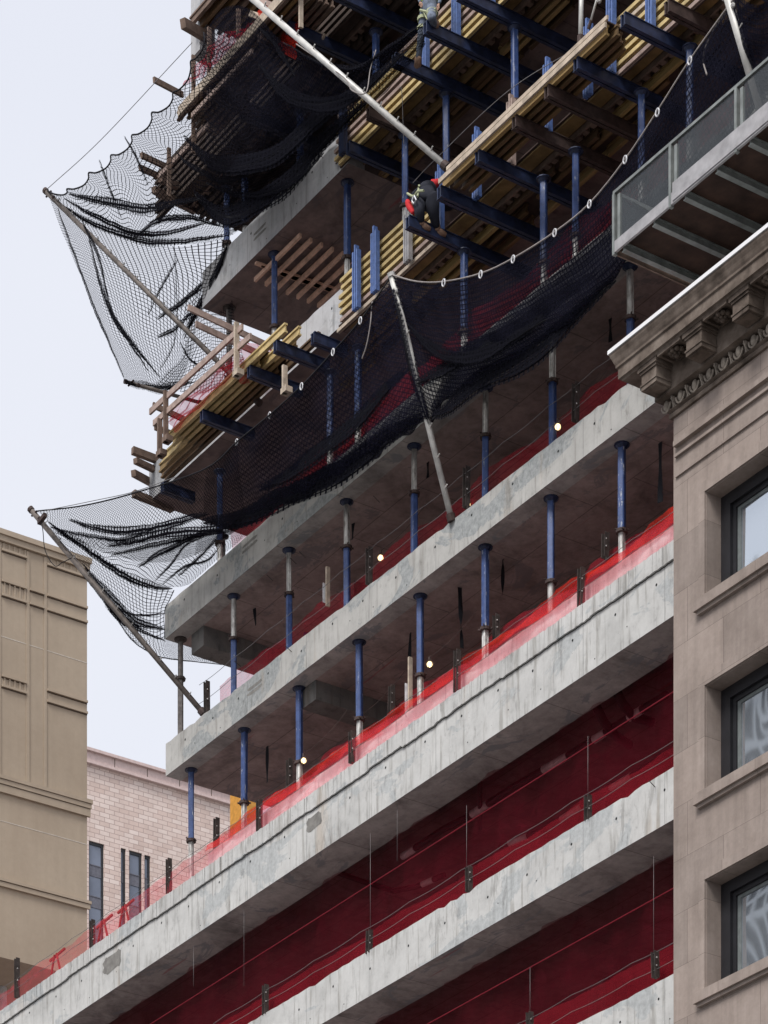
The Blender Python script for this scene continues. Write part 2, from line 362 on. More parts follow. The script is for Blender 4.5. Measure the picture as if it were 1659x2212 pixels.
def sub(mb, name, mat, part, root, smooth=False):
    """sub-part: parent is a mesh part whose origin coincides with the root's"""
    o = mb.build(name, mat, None, root.location, smooth); o.location = (0, 0, 0); o.parent = part; return o
def kids(o): return [c for c in COL.objects if c.parent == o]
def copy_tree(o, loc, label=None):
    ch = TREE.get(o.name) or kids(o); TREE[o.name] = ch
    c = o.copy(); COL.objects.link(c); c.location = loc
    if o.name.startswith('shoring_prop'): c.rotation_euler = (random.uniform(-.006, .006), random.uniform(-.008, .008), random.uniform(0, 6.28))
    if label: c['label'] = label
    for k_ in ch:
        q = k_.copy(); COL.objects.link(q); q.parent = c
    return c
TREE = {}
ORDN = ['first', 'second', 'third', 'fourth', 'fifth', 'sixth', 'seventh', 'eighth', 'ninth', 'tenth', 'eleventh', 'twelfth', 'thirteenth', 'fourteenth', 'fifteenth', 'sixteenth', 'seventeenth', 'eighteenth', 'nineteenth', 'twentieth']
def catmull(pts, n):
    pts = [Vector(p) for p in pts]
    if len(pts) == 2: return [pts[0].lerp(pts[1], i / n) for i in range(n + 1)]
    e = [pts[0] * 2 - pts[1]] + pts + [pts[-1] * 2 - pts[-2]]; out = []; m = len(pts) - 1
    for i in range(n + 1):
        t = i / n * m; k_ = min(int(t), m - 1); t -= k_; a, b, c, d = e[k_:k_ + 4]
        out.append(.5 * ((2 * b) + (c - a) * t + (2 * a - 5 * b + 4 * c - d) * t * t + (3 * b - a - 3 * c + d) * t ** 3))
    return out
def PP(l): return [P(*q) for q in l]
def sag(a, b, s_, n=12):
    a, b = Vector(a), Vector(b); return [a.lerp(b, i / n) - Vector((0, 0, s_ * 4 * (i / n) * (1 - i / n))) for i in range(n + 1)]

# ------------------------------------------------------------------ setting: street
gp = MB().box((-600, -700, -.3), (600, 900, 0)).build('ground', 'pavement'); gp['kind'] = 'structure'
rd = MB().box((-300, -46, .004), (200, -16, .008)).build('road', 'asphalt'); rd['kind'] = 'structure'
pv = MB().box((-300, -15.8, .004), (200, -2, .15)).build('pavement', 'pavement'); pv['kind'] = 'structure'
kb = MB().box((-300, -16, .002), (200, -15.8, .16)).build('kerb', 'kerb'); kb['kind'] = 'structure'
mk = MB()
for i in range(40): mk.box((-200 + i * 8, -31.1, .010), (-196 + i * 8, -30.9, .014))
mk = mk.build('road_marking', 'road_paint'); mk['kind'] = 'structure'

# ------------------------------------------------------------------ tower of raw concrete slabs
UL = U(358)          # left end of slabs four and five
UR = 12.0            # the tower carries on behind the brownstone house
DEEP = 16.0
tw = thing('concrete_tower', (UL, 0, 0), 'unfinished grey concrete tower of bare stacked floor slabs without walls', 'building')
def slab_part(top, bot, ul, ur, lip=False, soff='soffit', bw=.5, left_v=0.0, face='concrete'):
    """edge band with its own face, soffit and bolt holes; the plate behind it"""
    m = MB()
    n = int((ur - ul) / .22); rows = []
    # front face: slightly uneven top arris
    zt = [top + (random.random() - .5) * .022 + (-.05 * max(0, random.random() - .93) / .07) for _ in range(n + 1)]
    us = [ul + (ur - ul) * i / n for i in range(n + 1)]
    vs = []
    for u_, z_ in zip(us, zt): vs += [(u_, 0, bot), (u_, 0, z_), (u_, bw, top - .01), (u_, bw, bot)]
    fs = []; mi = []
    m.add(vs, [(4 * i, 4 * i + 4, 4 * i + 5, 4 * i + 1) for i in range(n)] + [(4 * i + 1, 4 * i + 5, 4 * i + 6, 4 * i + 2) for i in range(n)] + [(0, 1, 2, 3), (4 * n + 3, 4 * n + 2, 4 * n + 1, 4 * n)], 0)
    m.add(vs, [(4 * i + 3, 4 * i + 7, 4 * i + 4, 4 * i) for i in range(n)] + [(4 * i + 2, 4 * i + 6, 4 * i + 7, 4 * i + 3) for i in range(n)], 1)
    # bolt holes
    u_ = ul + .9
    while u_ < min(ur, U(1700)):
        m.disc((u_, -.003, (top + bot) / 2 + .12 + random.uniform(-.06, .06)), .028, 7, mi=2)
        if random.random() < .5: m.disc((u_ + random.uniform(.2, .7), -.003, bot + random.uniform(.12, .4)), .016, 6, mi=2)
        u_ += random.uniform(1.1, 1.5)
    return m
def add_slab(i, ul, ur, soff, bw, th, deep=DEEP, face='concrete', bs='beam_soffit'):
    top, bot = S[i]
    s_ = slab_part(top, bot, ul, ur, bw=bw).build('floor_slab', [face, bs, 'tie_hole'], tw)
    m = MB().box((ul, bw, max(bot + .004, top - th)), (ur, deep, top - .012))
    sub(m, 'slab_plate', soff, s_, tw)
    return s_
USL = -100.0
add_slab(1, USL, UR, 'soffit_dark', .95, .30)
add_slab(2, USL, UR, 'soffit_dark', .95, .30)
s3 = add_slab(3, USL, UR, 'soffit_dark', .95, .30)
s4 = add_slab(4, UL, UR, 'soffit', .42, .9, face='concrete_mid')
s5 = add_slab(5, U(356), UR, 'soffit', .42, .9, face='concrete_mid')
u6l, u6r = U(322), U(752)
simple('damp_stain', (.235, .225, .21), .9, 0, .35, 5)
def stain(par, x, y, w_, h_, slope=.85, n=2):
    m = MB()
    for k_ in range(n):
        c = P(x, y, -.0035) + Vector((0, 0, -.11 * k_)); rnd = random.Random(int(x + y) + k_); vs = []
        for j in range(18):
            a = 2 * math.pi * j / 18; q = abs(math.cos(a)) ** .35 * (1 if math.cos(a) > 0 else -1); q2 = abs(math.sin(a)) ** .6 * (1 if math.sin(a) > 0 else -1)
            vs.append((c.x + w_ / 2 * q * rnd.uniform(.85, 1.1), c.y, c.z + h_ / 2 * q2 * rnd.uniform(.7, 1.2)))
        m.add(vs, [tuple(range(18))])
    sub(m, 'damp_stain', 'damp_stain', par, tw)
stain(s5, 539, 1170, .62, .07); stain(s4, 550, 1480, .62, .08); stain(s3, 679, 1775, .62, .30, n=1); stain(s3, 242, 2079, .9, .42, n=1); stain(s3, 1010, 1500, .5, .05, n=1)
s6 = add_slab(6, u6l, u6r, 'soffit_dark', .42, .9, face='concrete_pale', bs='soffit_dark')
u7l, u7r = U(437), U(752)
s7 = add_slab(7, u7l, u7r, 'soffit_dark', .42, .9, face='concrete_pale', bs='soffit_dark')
stain(s7, 561, 495, .55, .06)
# stepped lip cast on top of slab three, with the ragged joint under it
m = MB(); n = 620; lo = U(-120); hi = U(1520); prev = 0; off = 0
pts = []
for i in range(n + 1):
    if random.random() < .06: off = random.uniform(-.022, .022)
    u_ = lo + (hi - lo) * i / n; pts.append((u_, S[3][0] - .30 + off + random.uniform(-.008, .008), S[3][0] + .035 + random.uniform(-.012, .012)))
for i in range(n):
    (a, za, ta), (b, zb, tb) = pts[i], pts[i + 1]; pr = -.045 + random.uniform(-.006, .004)
    m.add([(a, pr, za), (b, pr, zb), (b, pr, tb), (a, pr, ta), (a, .0, za), (b, .0, zb), (b, .25, tb), (a, .25, ta)],
          [(0, 1, 2, 3), (0, 4, 5, 1), (3, 2, 6, 7)], 0)
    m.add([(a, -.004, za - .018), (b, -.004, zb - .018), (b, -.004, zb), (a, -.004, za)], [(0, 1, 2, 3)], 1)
sub(m, 'stepped_lip', ['concrete', 'chip_shadow'], s3, tw)
# downstand beams, core wall, columns seen through the storeys
for (lv, x0, w_, dz, v0) in ((5, 405, .55, .45, .42), (4, 700, .55, .42, .42), (5, 640, .5, .3, 2.2), (4, 1010, .5, .25, 2.5)):
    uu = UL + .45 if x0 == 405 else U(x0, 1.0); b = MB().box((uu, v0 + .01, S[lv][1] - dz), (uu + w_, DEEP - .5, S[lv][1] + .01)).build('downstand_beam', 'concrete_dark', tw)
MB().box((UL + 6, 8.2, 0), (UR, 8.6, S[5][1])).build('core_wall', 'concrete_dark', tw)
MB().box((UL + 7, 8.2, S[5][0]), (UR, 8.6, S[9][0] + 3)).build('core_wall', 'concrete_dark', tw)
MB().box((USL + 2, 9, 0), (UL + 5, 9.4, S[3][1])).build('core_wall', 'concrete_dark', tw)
for (x, v_) in ((150, 4.5), (420, 4.5), (700, 4.5), (990, 4.5), (1270, 4.5), (1500, 4.5)):
    uu = U(x, v_)
    for lv in (1, 2, 3, 4):
        if lv == 3 and x < 420: continue
        if lv >= 3 and x <= 420: continue
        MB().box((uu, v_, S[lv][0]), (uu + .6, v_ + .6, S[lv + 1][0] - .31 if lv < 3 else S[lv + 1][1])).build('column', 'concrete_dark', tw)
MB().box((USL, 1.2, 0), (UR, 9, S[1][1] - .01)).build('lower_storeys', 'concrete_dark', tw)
# thin form ties poking out of the faces
tie = MB()
for (x, y, dx) in ((556, 457, 25), (618, 412, 25), (540, 462, 0), (660, 345, 25), (697, 340, 22)):
    if dx: a = P(x, y, -.01); tie.tube([a, a + Vector((.12, -.34, -.02))], .009, 5)
for (x, y) in ((590, 1255), (640, 1218), (660, 1205), (820, 1085), (520, 1440), (630, 1408), (1415, 1700)):
    a = P(x, y, -.01); tie.tube([a, a + Vector((.10, -.22, .02))], .008, 5)
tie.build('form_ties', 'dark_post', tw)

# ------------------------------------------------------------------ shoring props
def prop_proto(h, upper_blue, frac, label, group, dark=False):
    t = thing('shoring_prop', (0, 0, 0), label, 'prop', group)
    zc = h * frac
    ob, ib = ('grey_tube', 'grey_tube') if dark else ('blue_paint', 'galvanised')
    def fluted(a, b, r):
        m = MB(); n = 16; vs = []
        for z in (a, b):
            for j in range(n):
                rr = r * (1.0 if j % 4 < 2 else .86); tt = 2 * math.pi * j / n; vs.append((rr * math.cos(tt), rr * math.sin(tt), z))
        return m.add(vs, [(j, (j + 1) % n, n + (j + 1) % n, n + j) for j in range(n)] + [tuple(range(n))[::-1], tuple(range(n, 2 * n))])
    if upper_blue: a, b = (zc, h - .02), (.02, zc)
    else: a, b = (.02, zc), (zc, h - .02)
    fluted(a[0], a[1], .078).build('outer_tube', ob, t)
    m = MB().tube([(0, 0, b[0]), (0, 0, b[1])], .055, 10)
    for k_ in range(4):
        tt = math.pi / 2 * k_; m.beam((.055 * math.cos(tt), .055 * math.sin(tt), b[0]), (.055 * math.cos(tt), .055 * math.sin(tt), b[1]), .02, .02)
    m.build('inner_tube', ib, t)
    MB().tube([(0, 0, zc - .03), (0, 0, zc + .03)], .115, 12).tube([(-.15, 0, zc), (.15, 0, zc)], .02, 6).tube([(0, -.14, zc + .045), (0, .14, zc + .045)], .014, 6).build('collar_nut', 'dark_post' if dark else 'brown_steel', t)
    MB().tube([(0, 0, h - .02), (0, 0, h)], .15, 14).tube([(0, 0, h - .08), (0, 0, h - .02)], [.07, .12], 10).build('head_plate', 'navy_steel' if not dark else 'dark_post', t)
    MB().tube([(0, 0, 0), (0, 0, .02)], .14, 14).build('base_plate', 'navy_steel', t)
    return t
z6 = ZM(.9148); z8 = ZM(1.0655); z7 = ZM(.9965)
PROPS = [  # level (stands on slab), top z, v, upper blue, collar fraction, list of (x, dark), phrase
    (3, S[4][1], .33, True, .42, [413, 527, 647, 777, 908, 1048, 1190, 1343], 'silver-footed blue prop on the thick chipped slab', 'props standing on the thick slab'),
    (4, S[5][1], .33, False, .60, [505, 625, 750, 895, 1048, 1194, 1363], 'silver-headed blue prop on the slab above the thick one', 'props standing on the slab above the thick one'),
    (5, z6 - .22, .33, True, .30, [475, 713, 773, 1003, 1175, 1243, 1385, 1490], 'blue prop veiled by the lower black net', 'props behind the lower black net'),
    (6, S[7][1], .33, True, .35, [593, 750], 'blue prop under the highest concrete slab', 'props under the highest slab'),
    (6, z7 - .22, .33, True, .35, [875, 965, 1113], 'blue prop under the upper timber formwork deck', 'props under the upper formwork deck'),
    (7, z8 - .22, .5, True, .35, [490, 530, 648, 813], 'net-veiled blue prop on the highest concrete slab', 'props on the highest slab'),
]
for lv, zt, v_, ub, fr, xs, phrase, grp in PROPS:
    pr = None
    for i, x in enumerate(xs):
        loc = (U(x, v_), v_, S[lv][0]); n_ = len(xs)
        lab = phrase + ', ' + (ORDN[i] + ' from the left' if i else 'leftmost of its row')
        if pr is None: pr = prop_proto(zt - S[lv][0], ub, fr, lab, grp); pr.location = loc
        else: copy_tree(pr, loc, lab)
p = prop_proto(S[5][1] - S[4][0], False, .62, 'dull grey prop alone at the left corner under the net pole', 'props standing on the slab above the thick one', True); p.location = (U(390, .3), .3, S[4][0])
p = prop_proto(S[7][1] - S[6][0], True, .35, 'dark shaded prop under the left corner of the highest slab', 'props under the upper formwork deck', True); p.location = (U(495, .5), .5, S[6][0])
p = prop_proto(S[6][1] - S[5][0], True, .35, 'dark prop behind net at the left corner of the third slab up', 'props behind the lower black net', True); p.location = (U(481, 2.2), 2.2, S[5][0])
p = prop_proto(S[4][1] - S[3][0], True, .42, 'blue prop standing further back inside the storey left of the white taped timber', 'inner props'); p.location = (U(662, 2.4), 2.4, S[3][0])
p.location = (U(662, 2.6), 2.6, S[4][0])

# ------------------------------------------------------------------ joists and formwork decks
def joist_mesh():
    m = MB(); m.box((0, -.04, 0), (1, .04, .04)).box((0, -.04, .16), (1, .04, .2)).box((0.002, -.014, .04), (.998, .014, .16)); return m
jm = joist_mesh()
jme = {}
def joist(parent, u0, u1, v_, z_, mat='formwork_timber'):
    if mat not in jme:
        me = bpy.data.meshes.new('joist'); me.from_pydata([tuple(q) for q in jm.v], [], jm.f); me.materials.append(MATS[mat]); jme[mat] = me
    o = bpy.data.objects.new('joist', jme[mat]); COL.objects.link(o); o.parent = parent
    o.location = Vector((u0, v_, z_)) - Vector(parent.location); o.scale = (u1 - u0, 1, 1); return o
def cross_beam(parent, u_, v0, v1, z_, mat):
    m = MB()
    for s_ in (-.048, .048):
        m.box((u_ + s_ - .016, v0, z_), (u_ + s_ + .016, v1, z_ + .2)); m.box((u_ + s_ - .036, v0 + .001, z_ - .012), (u_ + s_ + .036, v1 - .001, z_ + .002))
        m.box((u_ + s_ - .036, v0 + .001, z_ + .198), (u_ + s_ + .036, v1 - .001, z_ + .212))
    v_ = v0 + .15
    while v_ < v1 - .1: m.box((u_ - .03, v_, z_ + .03), (u_ + .03, v_ + .05, z_ + .17)); v_ += .45
    return m.build('crossbeam', mat, parent)
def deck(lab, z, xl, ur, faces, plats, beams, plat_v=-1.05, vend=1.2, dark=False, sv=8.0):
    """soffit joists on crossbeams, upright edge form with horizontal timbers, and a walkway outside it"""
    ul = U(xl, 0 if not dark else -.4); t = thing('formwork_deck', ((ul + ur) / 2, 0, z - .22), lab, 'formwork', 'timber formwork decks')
    jm_, pm_ = ('silhouette_timber', 'silhouette_timber') if dark else ('formwork_timber', 'pale_timber')  # netted deck: its silhouette shade is put into a darker timber colour
    MB().box((ul, -.02, z + .204), (ur, vend + .1, z + .228)).build('plywood_sheet', 'plywood', t)
    MB().box((ul + .3, vend + .1, z + .21), (ur, sv, z + .34)).build('soffit_sheet', 'soffit_dark', t)
    MB().box((ul + .15, .03, z + .165), (ur, .33, z + .203)).build('soffit_board', 'silhouette_timber' if dark else 'board_yellow', t)
    m = MB().box((ul + .2, .37, z + .08), (ur, .41, z + .203)); u_ = ul + .3
    while u_ < min(ur, U(1700, .5)): m.box((u_, .411, z + .10), (u_ + .13, .53, z + .20)); u_ += random.uniform(.22, .30)
    m.build('spacer_row', 'brown_timber', t)
    v_ = .62; r = 0
    while v_ < vend:
        u_ = U(xl + random.uniform(0, 8), v_) if not dark else U(xl, -.4) + random.uniform(0, .5)
        while u_ < ur - .4:
            e = min(ur, u_ + random.uniform(.5, 3.2)); joist(t, u_, e, v_ + random.uniform(-.05, .05), z, jm_); u_ = e + random.uniform(-.08, .5)
        v_ += random.choice((.14, .2, .28, .36)); r += 1
    for (xa, xb) in faces:
        ua, ub = U(xa, -.1), min(ur, U(xb, -.1) + (3 if xb > 1600 else 0))
        MB().box((ua + .05, -.035, z + .0), (ub, -.008, z + 1.12)).build('edge_panel', 'plywood', t)
        for k_ in range(7):
            zz = z + .01 + k_ * .168; aa = ua + random.uniform(-.10, .10); q = ub
            MB().box((aa, -.105, zz), (q, -.08, zz + .075)).box((aa + .003, -.08, zz + .022), (q - .003, -.06, zz + .052)).box((aa, -.06, zz + .001), (q, -.036, zz + .074)).build('edge_waler', 'silhouette_timber' if dark else (random.choice(('yellow_timber', 'yellow_timber', 'pale_timber', 'pink_timber'))), t)
    for (xa, xb) in plats:
        ua, ub = U(xa, plat_v), min(ur, U(xb, plat_v))
        MB().box((ua + .1, plat_v + .08, z + .204), (ub - .1, -.42, z + .226)).build('walkway_sheet', 'plywood', t)
        MB().box((ua, plat_v - .06, z + .0), (ub, plat_v - .015, z + .095)).build('edge_board', pm_, t)
        MB().box((ua + .2, plat_v - .01, z + .165), (ub, plat_v + .03, z + .24)).build('edge_board', pm_, t)
        v_ = plat_v + .12; k_ = 0
        while v_ < -.34:
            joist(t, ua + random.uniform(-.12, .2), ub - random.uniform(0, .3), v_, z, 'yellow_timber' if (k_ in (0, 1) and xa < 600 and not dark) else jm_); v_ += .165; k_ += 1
    for (x, a, b, mt) in beams: cross_beam(t, U(x, a), a, b, z - .214, mt)
    return t
z6 = ZM(.9148); z7 = ZM(.9965); z8 = ZM(1.0655); z9 = ZM(1.142); NV = 'navy_steel'; BR = 'brown_steel'
L6 = deck('lower timber formwork deck climbing past the bent worker to the roof platform', z6, 733, U(1660) + 3, [(733, 950), (1312, 1700)], [(952, 1312)],
     [(880, -1.05, 2.1, NV), (948, -1.05, 2.1, NV), (1030, -1.05, 2.1, NV), (1110, -1.05, 2.1, BR), (1180, -1.05, 2.1, BR), (1243, -1.05, 2.1, NV), (1345, -1.05, 2.1, NV), (1440, -.6, 2.1, BR), (1540, -.6, 2.1, NV)])
L7 = deck('upper timber formwork deck behind the long pale pole and the upper worker', z7, 726, U(1300) + 6, [(726, 1300)], [],
     [(752, -.35, 2.1, NV), (795, -.6, 2.3, BR), (850, -1.05, 2.3, NV), (918, -1.05, 2.3, NV), (990, -1.05, 2.3, NV), (1080, -1.05, 2.3, BR)])
L8 = deck('timber deck ending at the upper left corner, coloured dark as a silhouette behind net', z8, 335, U(1100) + 2, [(335, 1100)], [],
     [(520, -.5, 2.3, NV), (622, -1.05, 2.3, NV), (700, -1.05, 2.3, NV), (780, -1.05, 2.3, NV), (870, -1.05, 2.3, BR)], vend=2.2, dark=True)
for q in L8.children: pass
t_ = thing('formwork_deck', (U(500), -1, z8), 'netted timber walkway jutting out high on the left corner', 'formwork', 'timber formwork decks')
for k_ in range(7): joist(t_, U(388, -1.4) + random.uniform(-.1, .1), U(640, -1.4), -1.38 + k_ * .15, z8 + .02, 'brown_timber' if k_ not in (1, 3) else 'formwork_timber')
MB().box((U(388, -1.4), -1.38, z8 + .225), (U(640, -1.4), -.3, z8 + .25)).build('walkway_sheet', 'plywood', t_); MB().box((U(388, -1.4), -1.45, z8 + .05), (U(640, -1.4), -1.42, z8 + .26)).build('edge_board', 'pale_timber', t_)
for x in (450, 560): cross_beam(t_, U(x, -1.4), -1.4, -.1, z8 - .195, BR)
t_ = thing('formwork_deck', (U(500), -.7, z6), 'short walkway of yellow joists with timber guardrail at the left corner', 'formwork', 'timber formwork decks')
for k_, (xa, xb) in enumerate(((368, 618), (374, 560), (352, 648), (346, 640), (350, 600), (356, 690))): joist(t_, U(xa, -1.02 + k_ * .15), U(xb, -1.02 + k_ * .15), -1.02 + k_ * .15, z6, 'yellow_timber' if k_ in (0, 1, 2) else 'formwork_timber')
MB().box((U(372, -1), -1.0, z6 + .205), (U(560, -1), -.25, z6 + .23)).build('walkway_sheet', 'plywood', t_)
for (x, a, b) in ((350, -.35, .5), (435, -1.05, .3), (537, -1.05, .3), (594, -1.05, .3), (675, -.55, .3)): cross_beam(t_, U(x, a), a, b, z6 - .214, NV)
t_ = thing('formwork_deck', (U(500), 0, z9), 'topmost timber deck end poking into the frame at the upper left', 'formwork', 'timber formwork decks')
for k_ in range(8): joist(t_, U(412 + k_ * 2, -.3), U(700), -.3 + k_ * .22, z9, 'formwork_timber' if k_ % 3 else 'brown_timber')
MB().box((U(412, -.3), -.3, z9 + .21), (U(700), 5, z9 + .24)).build('plywood_sheet', 'plywood', t_)
# lattice of battens lying under the opening in the highest slab
t = thing('batten_stack', P(600, 600, 1.8), 'criss-cross stack of reddish timber battens under the highest slab', 'timber')
zc = S[7][1] - .08
for i in range(6):
    a = PZ(548 + i * 9, 595 + i * 10, zc); MB().beam(PZ(552 + i * 12, 568 + i * 5, zc), PZ(552 + i * 12, 568 + i * 5, zc) + Vector((0.2, 2.0, 0)), .09, .05).build('batten', 'batten_wood', t)
for i in range(8):
    b = PZ(556, 600, zc - .06) + Vector((-.1, .28 * i, 0)); MB().beam(b, b + Vector((1.9, 0, 0)), .06, .09).build('batten', 'batten_wood', t)

# ------------------------------------------------------------------ blue upright walers on the deck edges
def upright(x, y0, zb_, lab, mat='bright_blue'):
    v_ = -.24; u_ = U(x, v_); a = Vector((u_, v_, zb_ - .02)); h = P(x, y0, v_).z - a.z
    t = thing('steel_upright', a, lab, 'formwork post', 'blue steel uprights on the formwork edges')
    for s_ in (-.075, 0, .075): MB().box((a.x + s_ - .022, a.y - .05, a.z), (a.x + s_ + .022, a.y + .05, a.z + h + (0 if s_ else .12))).build('channel', mat, t)
    m = MB(); z = a.z + .08
    while z < a.z + h - .05: m.box((a.x - .053, a.y - .03, z), (a.x + .053, a.y + .03, z + .035)); z += .22
    m.build('spacer', 'pale_steel', t)
for (x, y0, zz, mt, d_) in [(741, 232, z7, 'navy_steel', 'at the left end of the upper deck'), (985, -20, z7, 'bright_blue', 'just right of the upper worker'), (918, 85, z7, 'bright_blue', 'behind the legs of the upper worker'), (1060, -60, z7, 'bright_blue', 'cut by the top edge of the frame'),
        (770, 543, z6, 'bright_blue', 'nearest the left end of the lower deck'), (810, 502, z6, 'bright_blue', 'tall one left of the near pole tip'), (881, 462, z6, 'pale_steel', 'pale one left of the bent worker'), (950, 368, z6, 'bright_blue', 'right beside the bent worker'),
        (1030, 288, z6, 'bright_blue', 'above the walkway edge, right of the long pole foot'), (1104, 218, z6, 'pink_timber', 'reddish one at the middle of the walkway edge'), (1183, 138, z6, 'bright_blue', 'behind the walkway edge left of the thin white pole'), (1270, 55, z6, 'bright_blue', 'right of the thin white pole'),
        (1320, -10, z6, 'bright_blue', 'tall one at the end of the walkway'), (1405, -20, z6, 'bright_blue', 'last tall one near the top right')]:
    upright(x, y0, zz, 'blue steel upright ' + d_ if mt != 'pink_timber' else 'reddish upright at the middle of the walkway edge', mt)

# ------------------------------------------------------------------ guard posts, red mesh, wires
def guard_post(x, y0, y1, v_, lab, grp, mat='dark_post', i=0):
    b = P(x, y1, v_); h = P(x, y0, v_).z - b.z; lean = random.uniform(-.02, .02)
    m = MB(); m.beam((b.x - .05, b.y, b.z), (b.x - .05 + lean, b.y, b.z + h), .012, .11, (0, 1, 0)).beam((b.x, b.y + .05, b.z), (b.x + lean, b.y + .05, b.z + h), .11, .012, (0, 1, 0))
    m.beam((b.x + .05, b.y, b.z), (b.x + .05 + lean, b.y, b.z + h), .012, .11, (0, 1, 0))
    t = thing('guard_post', b, lab, 'guard post', grp); m.build('steel_channel', mat, t)
    c = MB(); 
    for q in (.42, .72): c.ball((b.x + .06, b.y - .02, b.z + h * q), .017, 0, n=6)
    c.build('wire_clip', 'galvanised', t)
for i, (x, y0, y1) in enumerate([(37, 2070, 2155), (200, 1987, 2062), (365, 1855, 1930), (560, 1728, 1800), (760, 1580, 1648), (987, 1405, 1495), (1255, 1228, 1318)]):
    guard_post(x, y0, y1, .02, 'rusty steel guard post at the edge of the thick slab, ' + (ORDN[i] + ' from the left' if i else 'furthest left'), 'front guard posts on the thick slab')
for i, (x, y0, y1) in enumerate([(467, 1768, 1835), (625, 1640, 1706), (845, 1482, 1548), (1072, 1328, 1380), (1307, 1152, 1205)]):
    guard_post(x, y0, y1, .55, 'dark guard post set back on the thick slab, ' + (ORDN[i] + ' from the left' if i else 'furthest left'), 'rear guard posts on the thick slab')
for i, (x, y0, y1) in enumerate([(447, 1472, 1542), (797, 1184, 1262), (1007, 1010, 1096), (1243, 828, 910)]):
    guard_post(x, y0, y1, .12, 'dark guard post on the slab above the thick one, ' + (ORDN[i] + ' from the left' if i else 'at its left corner'), 'guard posts on the slab above the thick one')
for i, (x, y0, y1) in enumerate([(573, 2128, 2192), (797, 2010, 2060), (1013, 1872, 1926), (1270, 1718, 1772)]):
    guard_post(x, y0, y1, .02, 'black guard post on the lower slab over the dark red storey, ' + (ORDN[i] + ' from the left' if i else 'furthest left'), 'guard posts on the lower slab')
for i, (x, y0, y1) in enumerate([(1145, 2186, 2250), (1416, 2055, 2112)]):
    guard_post(x, y0, y1, .03, 'black guard post on the lowest visible slab, ' + ('left one at the frame bottom' if not i else 'right one near the brownstone house'), 'guard posts on the lowest slab')

def mesh_sheet(name_lab, ul, ur, v_, z0, z1, mat, amp=.05, n=None, wav=.05, v1=None):
    n = n or max(20, int((ur - ul) / .18)); rows = []; v1 = v_ if v1 is None else v1
    ph = [random.uniform(0, 6) for _ in range(6)]
    for k_ in range(7):
        t = k_ / 6; r = []
        for i in range(n + 1):
            u_ = ul + (ur - ul) * i / n
            dv = amp * math.sin(u_ * 2.1 + ph[0] + t * 2) + amp * .6 * math.sin(u_ * 5.3 + ph[1] - t * 3) + amp * .35 * math.sin(u_ * 11 + ph[2])
            dz = -wav * abs(math.sin(u_ * .9 + ph[3])) * t
            r.append((u_, v_ + (v1 - v_) * t + dv, z0 + (z1 - z0) * t + dz))
        rows.append(r)
    o = MB().grid(rows).build('red_mesh_screen', mat, smooth=True)
    return tag(o, name_lab, 'safety mesh', 'red safety mesh screens')
z3, z4, z5, z2, z1 = S[3][0], S[4][0], S[5][0], S[2][0], S[1][0]
rr = U(1560)
mesh_sheet('bright red safety mesh in front of the pale kerb on the thick slab', U(-120), rr, .02, z3 + .03, z3 + .60, 'red_mesh_front', .03, wav=.08)
mesh_sheet('glowing orange-red doubled fold of mesh along the thick slab', U(430), rr, .14, z3 + .50, z3 + .80, 'red_mesh_bright', .05, wav=.12)
mesh_sheet('darker red mesh set back behind the props on the thick slab', U(430), rr, .75, z3, z3 + 1.35, 'red_mesh', .05, wav=.1)
mesh_sheet('red mesh behind the props on the slab above the thick one', U(470, .6), rr, .6, z4, z4 + 1.02, 'red_mesh', .05, wav=.12)
mesh_sheet('red mesh seen through the black net on the third slab up', U(500, .6), rr, .6, z5, z5 + 1.25, 'red_mesh', .05, wav=.15)
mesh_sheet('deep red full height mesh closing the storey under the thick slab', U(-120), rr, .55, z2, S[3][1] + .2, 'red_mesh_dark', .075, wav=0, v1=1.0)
mesh_sheet('brighter red mesh strip along the lower slab edge', U(-120), rr, .28, z2, z2 + .62, 'red_mesh_strip', .03, wav=.06)
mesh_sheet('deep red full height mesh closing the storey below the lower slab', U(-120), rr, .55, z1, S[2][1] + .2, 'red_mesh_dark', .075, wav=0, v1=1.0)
mesh_sheet('brighter red mesh strip along the lowest slab edge', U(-120), rr, .28, z1, z1 + .75, 'red_mesh_strip', .03, wav=.06)
# pale kerb seen through the front mesh
m = MB().box((U(430), .24, z3 - .01), (rr, .42, z3 + .56)); tag(m.build('concrete_kerb', 'kerb_concrete'), 'pale concrete kerb behind red mesh on the thick slab', 'kerb')
def wire(pts, lab, cat='cable', r=.0055, mat='wire', name='guard_wire', grp=None):
    return tag(MB().tube(pts, r, 5).build(name, mat, smooth=True), lab, cat, grp)
for j, (lv, v_, hs, lab) in enumerate([(3, 0.0, (.38, .62), 'thick slab'), (4, .1, (.42, .85), 'slab above the thick one'), (2, .0, (.25, .50), 'lower slab'), (1, .02, (.3, .62), 'lowest slab')]):
    for h_, nm in zip(hs, ('lower', 'upper')):
        pts = []; a = U(-60 if lv < 4 else 430, v_); b = U(1500, v_); n = 16 if lv < 4 else 12
        for i in range(n): pts += sag((a + (b - a) * i / n, v_, S[lv][0] + h_), (a + (b - a) * (i + 1) / n, v_, S[lv][0] + h_), .035, 5)[:-1]
        wire(pts, nm + ' guard wire strung along the ' + lab, grp='guard wires')
